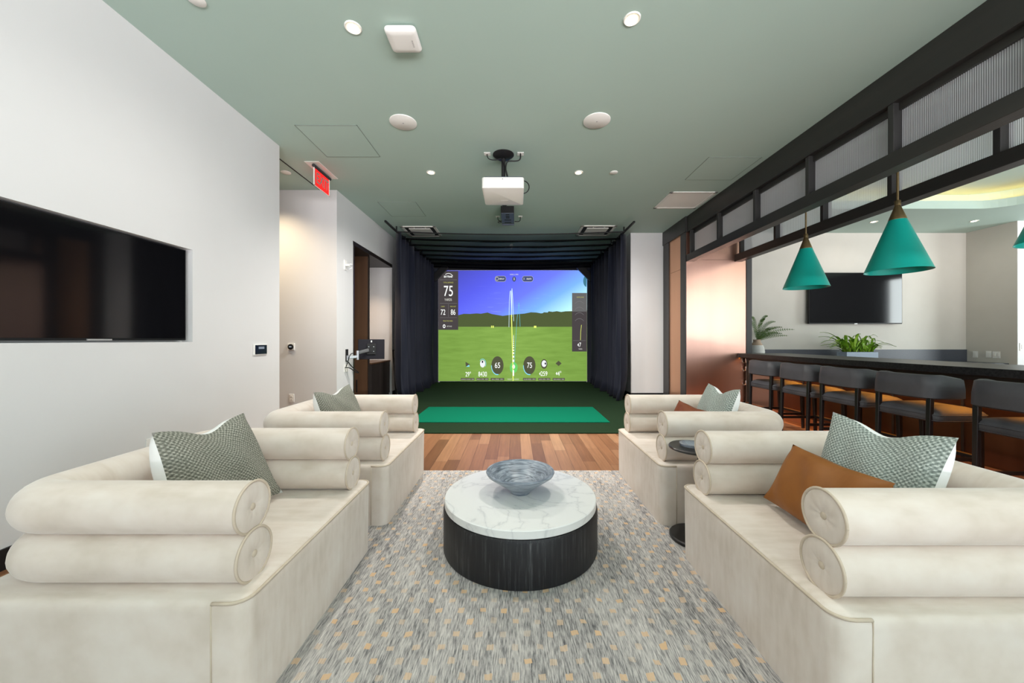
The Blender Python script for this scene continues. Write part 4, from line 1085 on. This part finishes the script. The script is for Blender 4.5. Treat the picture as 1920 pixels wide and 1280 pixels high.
# launch monitor
t = thing('launch_monitor', 'black box launch monitor on the ceiling behind the projector', 'launch monitor', (-.135, 6.3, 3.262))
obj('housing', boxes((-.236, -.02, 6.0, 6.58, 3.284, CH), bev=.006), M['black'], t)
obj('vented_base', boxes((-.232, -.024, 6.004, 6.576, 3.276, 3.2845)), M['slate'], t)
b = nb()
for y, w in ((6.06, .03), (6.15, .03), (6.22, .03), (6.33, .058), (6.46, .058)): box(b, -.128 - w, -.128 + w, y - .018, y + .018, 3.2735, 3.2765)
obj('vent_slot', b, M['blackmatte'], t)
obj('end_plate', boxes((-.236, -.02, 6.55, 6.585, 3.262, 3.277)), M['slate'], t)
tag(obj('monitor_cable', tube(nb(), bez((-.31, 6.51, CH - .008), (-.315, 6.50, 3.33), (-.29, 6.52, 3.31), (-.245, 6.50, 3.32), 8) + bez((-.25, 6.50, 3.30), (-.32, 6.49, 3.32), (-.33, 6.49, 3.26), (-.242, 6.48, 3.28), 10), .006, 8), M['black'], smooth=180), 'curled black cable at the left of the launch monitor', 'cable')
tag(obj('monitor_power_cable', tube(nb(), bez((.092, 6.51, CH - .008), (.095, 6.50, 3.30), (.08, 6.50, 3.30), (-.012, 6.48, 3.30), 10), .007, 8), M['black'], smooth=180), 'black power cord at the right of the launch monitor', 'cable')

# ------------------------------------------------------------------ wall fittings
t = thing('touch_panel', 'black touch panel in a white frame on the long white wall', 'control panel', (XL, 3.83, 1.03))
yc = 2.676 * F / (966 - 487); zc = HC - 18 / F * yc
obj('frame', boxes((XL, XL + .014, yc - .098, yc + .098, zc - .055, zc + .055), bev=.003), M['white'], t)
obj('glass', boxes((XL + .014, XL + .017, yc - .086, yc + .086, zc - .047, zc + .047)), mat('panel_glass', (.006, .009, .03), .15), t)
obj('display', boxes((XL + .017, XL + .0175, yc - .04, yc + .045, zc + .006, zc + .03)), emis('panel_display', (.20, .23, .27)), t)
t = thing('thermostat', 'round black thermostat on a white plate beside the corridor corner', 'thermostat', (-3.29, 5.36, 1.05))
p = P(546, 650, 5.355)
obj('plate', boxes((p.x - .05, p.x + .05, 5.347, 5.365, p.z - .05, p.z + .05), bev=.004), M['white'], t)
obj('dial', lathe(nb(), [(.04, 0), (.04, -.012), (.034, -.016), (.001, -.016)], (p.x, 5.347, p.z), 32, axis='y'), M['black'], t, smooth=40)
obj('readout', boxes((p.x - .018, p.x + .018, 5.3295, 5.331, p.z - .006, p.z + .010)), emis('thermo_display', (.25, .27, .28)), t)
def wall_plate(name, label, px, py, d, w, h, cat, kind, group=None):
    p = P(px, py, d); t = thing(name, label, cat, (p.x, d, p.z - h), group)
    obj('plate', boxes((p.x - w, p.x + w, d - .008, d, p.z - h, p.z + h), bev=.002), M['white'], t)
    if kind == 'outlet':
        obj('receptacle', boxes((p.x - .018, p.x + .018, d - .011, d - .007, p.z + .006, p.z + .036), (p.x - .018, p.x + .018, d - .011, d - .007, p.z - .036, p.z - .006), bev=.002), M['whitemetal'], t)
        obj('slots', boxes(*[(p.x + sx - .002, p.x + sx + .002, d - .0118, d - .0105, p.z + sz - .005, p.z + sz + .005) for sx in (-.007, .007) for sz in (.023, -.019)]), M['textgrey'], t)
    else:
        obj('rocker', boxes((p.x - w * .42, p.x + w * .42, d - .012, d - .007, p.z - h * .6, p.z + h * .6), bev=.002), M['whitemetal'], t)
wall_plate('wall_outlet', 'white double outlet low on the warm corridor wall', 547, 746, 5.365, .036, .058, 'outlet', 'outlet')
wall_plate('light_switch', 'white switch on the bright wall at the right edge', 1916, 650, 6.75, .045, .072, 'switch', 'switch')
XB = 9.28
def side_plate(label, px, py, hw, h, kind, cat):
    d = XB * F / (px - VX); z = HC - (py - VY) / F * d; t = thing('wall_switch', label, cat, (XB, d, z - h), 'switch plates by the back bar')
    obj('plate', boxes((XB - .008, XB, d - hw, d + hw, z - h, z + h), bev=.002), M['white'], t)
    for o in kind: obj('rocker', boxes((XB - .012, XB - .007, d + o - .018, d + o + .018, z - .036, z + .036), bev=.002), M['whitemetal'], t)
side_plate('white switch plate nearest the corner of the back bar', 1829, 664, .04, .065, (0,), 'switch')
side_plate('white switch plate between its two neighbours by the back bar', 1854, 664, .04, .065, (0,), 'switch')
side_plate('wide double switch plate by the back bar', 1868.5, 665, .055, .065, (-.025, .025), 'switch')
wx = -2.62
p_d = 2.62 * F / (966 - 649); z_ = HC - (690 - VY) / F * p_d
t = thing('wall_outlet', 'white outlet plate below the monitor arm', 'outlet', (wx, p_d, z_ - .06))
obj('plate', boxes((wx, wx + .008, p_d - .075, p_d + .06, z_ - .058, z_ + .058), bev=.002), M['white'], t)
obj('receptacle', boxes((wx + .007, wx + .011, p_d - .055, p_d - .02, z_ - .036, z_ + .036), (wx + .007, wx + .011, p_d + .01, p_d + .045, z_ - .036, z_ + .036), bev=.002), M['whitemetal'], t)
p_d = 2.62 * F / (966 - 647); z_ = HC - (497 - VY) / F * p_d
t = thing('wall_bracket', 'small white bracket high on the wall beside the niche', 'bracket', (wx, p_d, z_ - .07))
obj('plate', boxes((wx, wx + .014, p_d - .04, p_d + .04, z_ - .075, z_ + .075), bev=.003), M['white'], t)
obj('arm', boxes((wx + .014, wx + .07, p_d - .02, p_d + .02, z_ - .018, z_ + .018), bev=.004), M['white'], t)
obj('clamp', tube(nb(), [(wx + .07, p_d, z_ + .02), (wx + .10, p_d + .02, z_ + .01), (wx + .09, p_d + .04, z_ - .03), (wx + .05, p_d + .02, z_ - .06)], .004, 6), M['chrome'], t)

t = thing('wall_outlet', 'white outlet low on the long white wall behind the nearer left chair', 'outlet', (XL, 2.69, .36))
obj('plate', boxes((XL, XL + .008, 2.645, 2.735, .365, .48), bev=.002), M['white'], t)
obj('receptacle', boxes((XL + .007, XL + .011, 2.672, 2.708, .385, .415), (XL + .007, XL + .011, 2.672, 2.708, .43, .46), bev=.002), M['whitemetal'], t)
# desk niche furniture
t = thing('tall_cabinet', 'tall brown wood cabinet side with a black pull in the niche', 'cabinet', (-3.05, 6.8, 0))
obj('side_panel', boxes((-3.44, -2.70, 6.71, 6.745, .0, 2.733)), M['brownwood'], t)
obj('edge_strip', boxes((-2.705, -2.69, 6.705, 6.75, .0, 2.733)), M['darkwood'], t)
obj('pull', boxes((-2.915, -2.898, 6.695, 6.712, .24, .47), bev=.003), M['black'], t)
t = thing('desk_cabinet', 'low black cabinet with a thin top inside the niche', 'cabinet', (-3.0, 7.25, 0))
obj('carcass', boxes((-3.44, -2.685, 6.76, 7.765, 0, .745)), M['darkwood'], t)
obj('top', boxes((-3.44, -2.655, 6.755, 7.768, .745, .772), bev=.002), M['brownwood'], t)
obj('door', boxes((-2.685, -2.665, 6.765, 7.21, .09, .742), bev=.002), M['darkwood'], t); obj('door', boxes((-2.685, -2.665, 7.216, 7.76, .09, .742), bev=.002), M['darkwood'], t)
tag(obj('niche_downlight', lathe(nb(), [(.03, 0), (.03, -.005), (.001, -.006)], (-2.98, 7.05, 2.735), 20), M['lamp'], smooth=40), 'tiny round light in the dark niche soffit', 'ceiling light')

# monitor on a wall arm
t = thing('display_mount', 'silver wall arm holding the small monitor', 'monitor arm', (wx, 5.66, .86))
obj('wall_plate', boxes((wx, wx + .018, 5.635, 5.70, .865, 1.055), bev=.004), M['black'], t)
obj('wall_bracket', boxes((wx + .015, wx + .035, 5.64, 5.69, .88, .96), bev=.004), M['chrome'], t)
def bar(p, q, w, h):
    p, q = Vector(p), Vector(q); b = nb(); d = (q - p); L = d.length; box(b, 0, L, -w, w, -h, h, bev=.006)
    mt = Matrix.Translation(p) @ d.to_track_quat('X', 'Z').to_matrix().to_4x4(); b.transform(mt); return b
obj('lower_arm', bar((wx + .03, 5.665, .93), (-2.50, 5.80, .935), .012, .022), M['chrome'], t)
obj('joint', lathe(nb(), [(.001, .885), (.022, .885), (.022, 1.03), (.001, 1.03)], (-2.50, 5.80, 0), 20), M['chrome'], t, smooth=40)
obj('upper_arm', bar((-2.50, 5.80, .995), (-2.405, 5.985, 1.035), .016, .026), M['chrome'], t)
mo = thing('monitor', 'small black monitor seen from behind on the wall arm', 'monitor', (-2.39, 6.05, .86))
b = boxes((-.205, .205, -.012, .014, -.165, .165), bev=.004); R_ = Matrix.Translation((-2.385, 6.06, 1.045)) @ Matrix.Rotation(.30, 4, 'Z') @ Matrix.Rotation(-.10, 4, 'X')
b.transform(R_); obj('panel', b, mat('monitor_back', (.010, .009, .014), .5, spec=.2), mo)
b = boxes((-.07, .07, -.034, -.010, -.09, .09), bev=.005); b.transform(R_); obj('rear_housing', b, M['black'], mo)
b = boxes((-.05, .05, -.042, -.033, -.05, .05), bev=.002)
b.transform(R_); obj('mount_plate', b, M['black'], mo)
b = nb()
for sx in (-.038, .038):
    for sz in (-.038, .038): lathe(b, [(.006, -.0425), (.006, -.046), (.001, -.046)], (sx, 0, sz), 8, axis='y')
b.transform(R_); obj('screws', b, M['chrome'], mo)
b = boxes((-.010, .010, -.013, -.012, .115, .145)); b.transform(R_); obj('emblem', b, M['silver'], mo)
b = boxes((-.203, .203, .014, .016, -.15, .155)); b.transform(R_); obj('display', b, M['tvglass'], mo)
tag(obj('monitor_wire', tube(nb(), bez((wx + .02, 5.62, .79), (-2.56, 5.66, .92), (-2.58, 5.66, 1.0), (-2.52, 5.70, .99), 10), .006, 8), M['black'], smooth=180), 'black wire rising from the outlet to the monitor arm', 'cable')
tag(obj('power_lead', tube(nb(), [(wx + .012, 5.60, .775), (wx + .05, 5.60, .775)] + bez((wx + .06, 5.61, .775), (-2.52, 5.66, .75), (-2.50, 5.70, .69), (-2.47, 5.75, .68), 8) + bez((-2.465, 5.75, .69), (-2.50, 5.70, .74), (-2.55, 5.64, .80), (-2.57, 5.63, .86), 8), .0075, 8), M['black'], smooth=180), 'looped black power lead hanging below the monitor arm', 'cable')
t = thing('leaning_board', 'white board with black rim leaning beside the curtain', 'board', (-2.5, 7.9, 0))
b = boxes((-.012, .012, -.26, .26, 0, .95)); b.transform(Matrix.Translation((-2.51, 7.98, .02)) @ Matrix.Rotation(-.07, 4, 'Y')); obj('panel', b, M['white'], t)
b = boxes((-.016, .014, -.275, -.26, 0, .96), (-.016, .014, .26, .275, 0, .96), (-.016, .014, -.275, .275, .95, .97)); b.transform(Matrix.Translation((-2.51, 7.98, .02)) @ Matrix.Rotation(-.07, 4, 'Y')); obj('rim', b, M['black'], t)

# ------------------------------------------------------------------ light
def area(name, loc, rot, sx, sy, power, col=(1, 1, 1), spread=PI):
    l = bpy.data.lights.new(name, 'AREA'); l.shape = 'RECTANGLE'; l.size = sx; l.size_y = sy; l.energy = power; l.color = col; l.spread = spread
    o = bpy.data.objects.new(name, l); C.objects.link(o); o.location = loc; o.rotation_euler = rot; return o
def spot(name, loc, power, col, ang=1.9, blend=.9, rad=.04, rot=(0, 0, 0)):
    l = bpy.data.lights.new(name, 'SPOT'); l.energy = power; l.color = col; l.spot_size = ang; l.spot_blend = blend; l.shadow_soft_size = rad
    o = bpy.data.objects.new(name, l); C.objects.link(o); o.location = loc; o.rotation_euler = rot; return o
area('window_daylight', (5.1, -5.2, 1.75), (PI / 2, 0, PI), 12.2, 3.2, 1750, (.885, .925, 1.0))
# added fill light outside the windows, aimed up to brighten the ceiling
area('ceiling_fill_light', (5.2, -9.4, -.05), (PI, 0, 0), 14.0, 8.0, 9500, (1.0, .96, .965))
area('side_window_daylight', (11.35, 4.67, 1.75), (PI / 2, 0, PI / 2), 1.85, 2.5, 110, (.92, 1.0, .98))
WARM = (1, .95, .89)
for (x, y), p_, tilt, ang in zip(DL, (75, 75, 300, 560, 14, 10), (0, 0, .22, .42, 0, 0), (2.9, 2.9, 2.6, 2.4, 2.9, 2.9)):
    spot('downlight_lamp', (x, y, CH - .03), p_, WARM, ang, rad=.06, rot=(tilt, 0, 0))
spot('corridor_lamp', (-3.75, 4.55, CH - .03), 105, (1, .78, .52), 2.6)
spot('corridor_lamp_far', (-3.4, 4.95, CH - .03), 25, (1, .78, .5))
spot('niche_lamp', (-2.98, 7.05, 2.70), 55, (1, .72, .5))
# warm strip under the overhang of the counter
area('counter_strip_light', (4.02, 3.0, .885), (0, .30, 0), .03, 7.2, 20, (1, .36, .035), 2.0)
w = bpy.data.worlds.new('sky'); bpy.context.scene.world = w; w.use_nodes = True
bg = w.node_tree.nodes['Background']; bg.inputs[0].default_value = (.80, .90, 1, 1); bg.inputs[1].default_value = 2.0

# ------------------------------------------------------------------ camera
cam = bpy.data.cameras.new('camera'); co = bpy.data.objects.new('camera', cam); C.objects.link(co)
cam.sensor_width = 36; cam.lens = 36 * F / 1920
cam.shift_x = -(VX - 960) / 1920; cam.shift_y = (VY - 640) / 1920
co.location = (0, 0, HC); co.rotation_euler = (PI / 2, 0, 0); cam.clip_start = .02
sc_ = bpy.context.scene; sc_.camera = co
vs = sc_.view_settings; vs.view_transform = 'Standard'; vs.look = 'None'; vs.exposure = 0.36; vs.gamma = 1.0; vs.use_curve_mapping = False
sc_.cycles.max_bounces = 10; sc_.cycles.diffuse_bounces = 6; sc_.cycles.transparent_max_bounces = 16
sc_.cycles.use_denoising = True; sc_.cycles.sample_clamp_indirect = 6.0
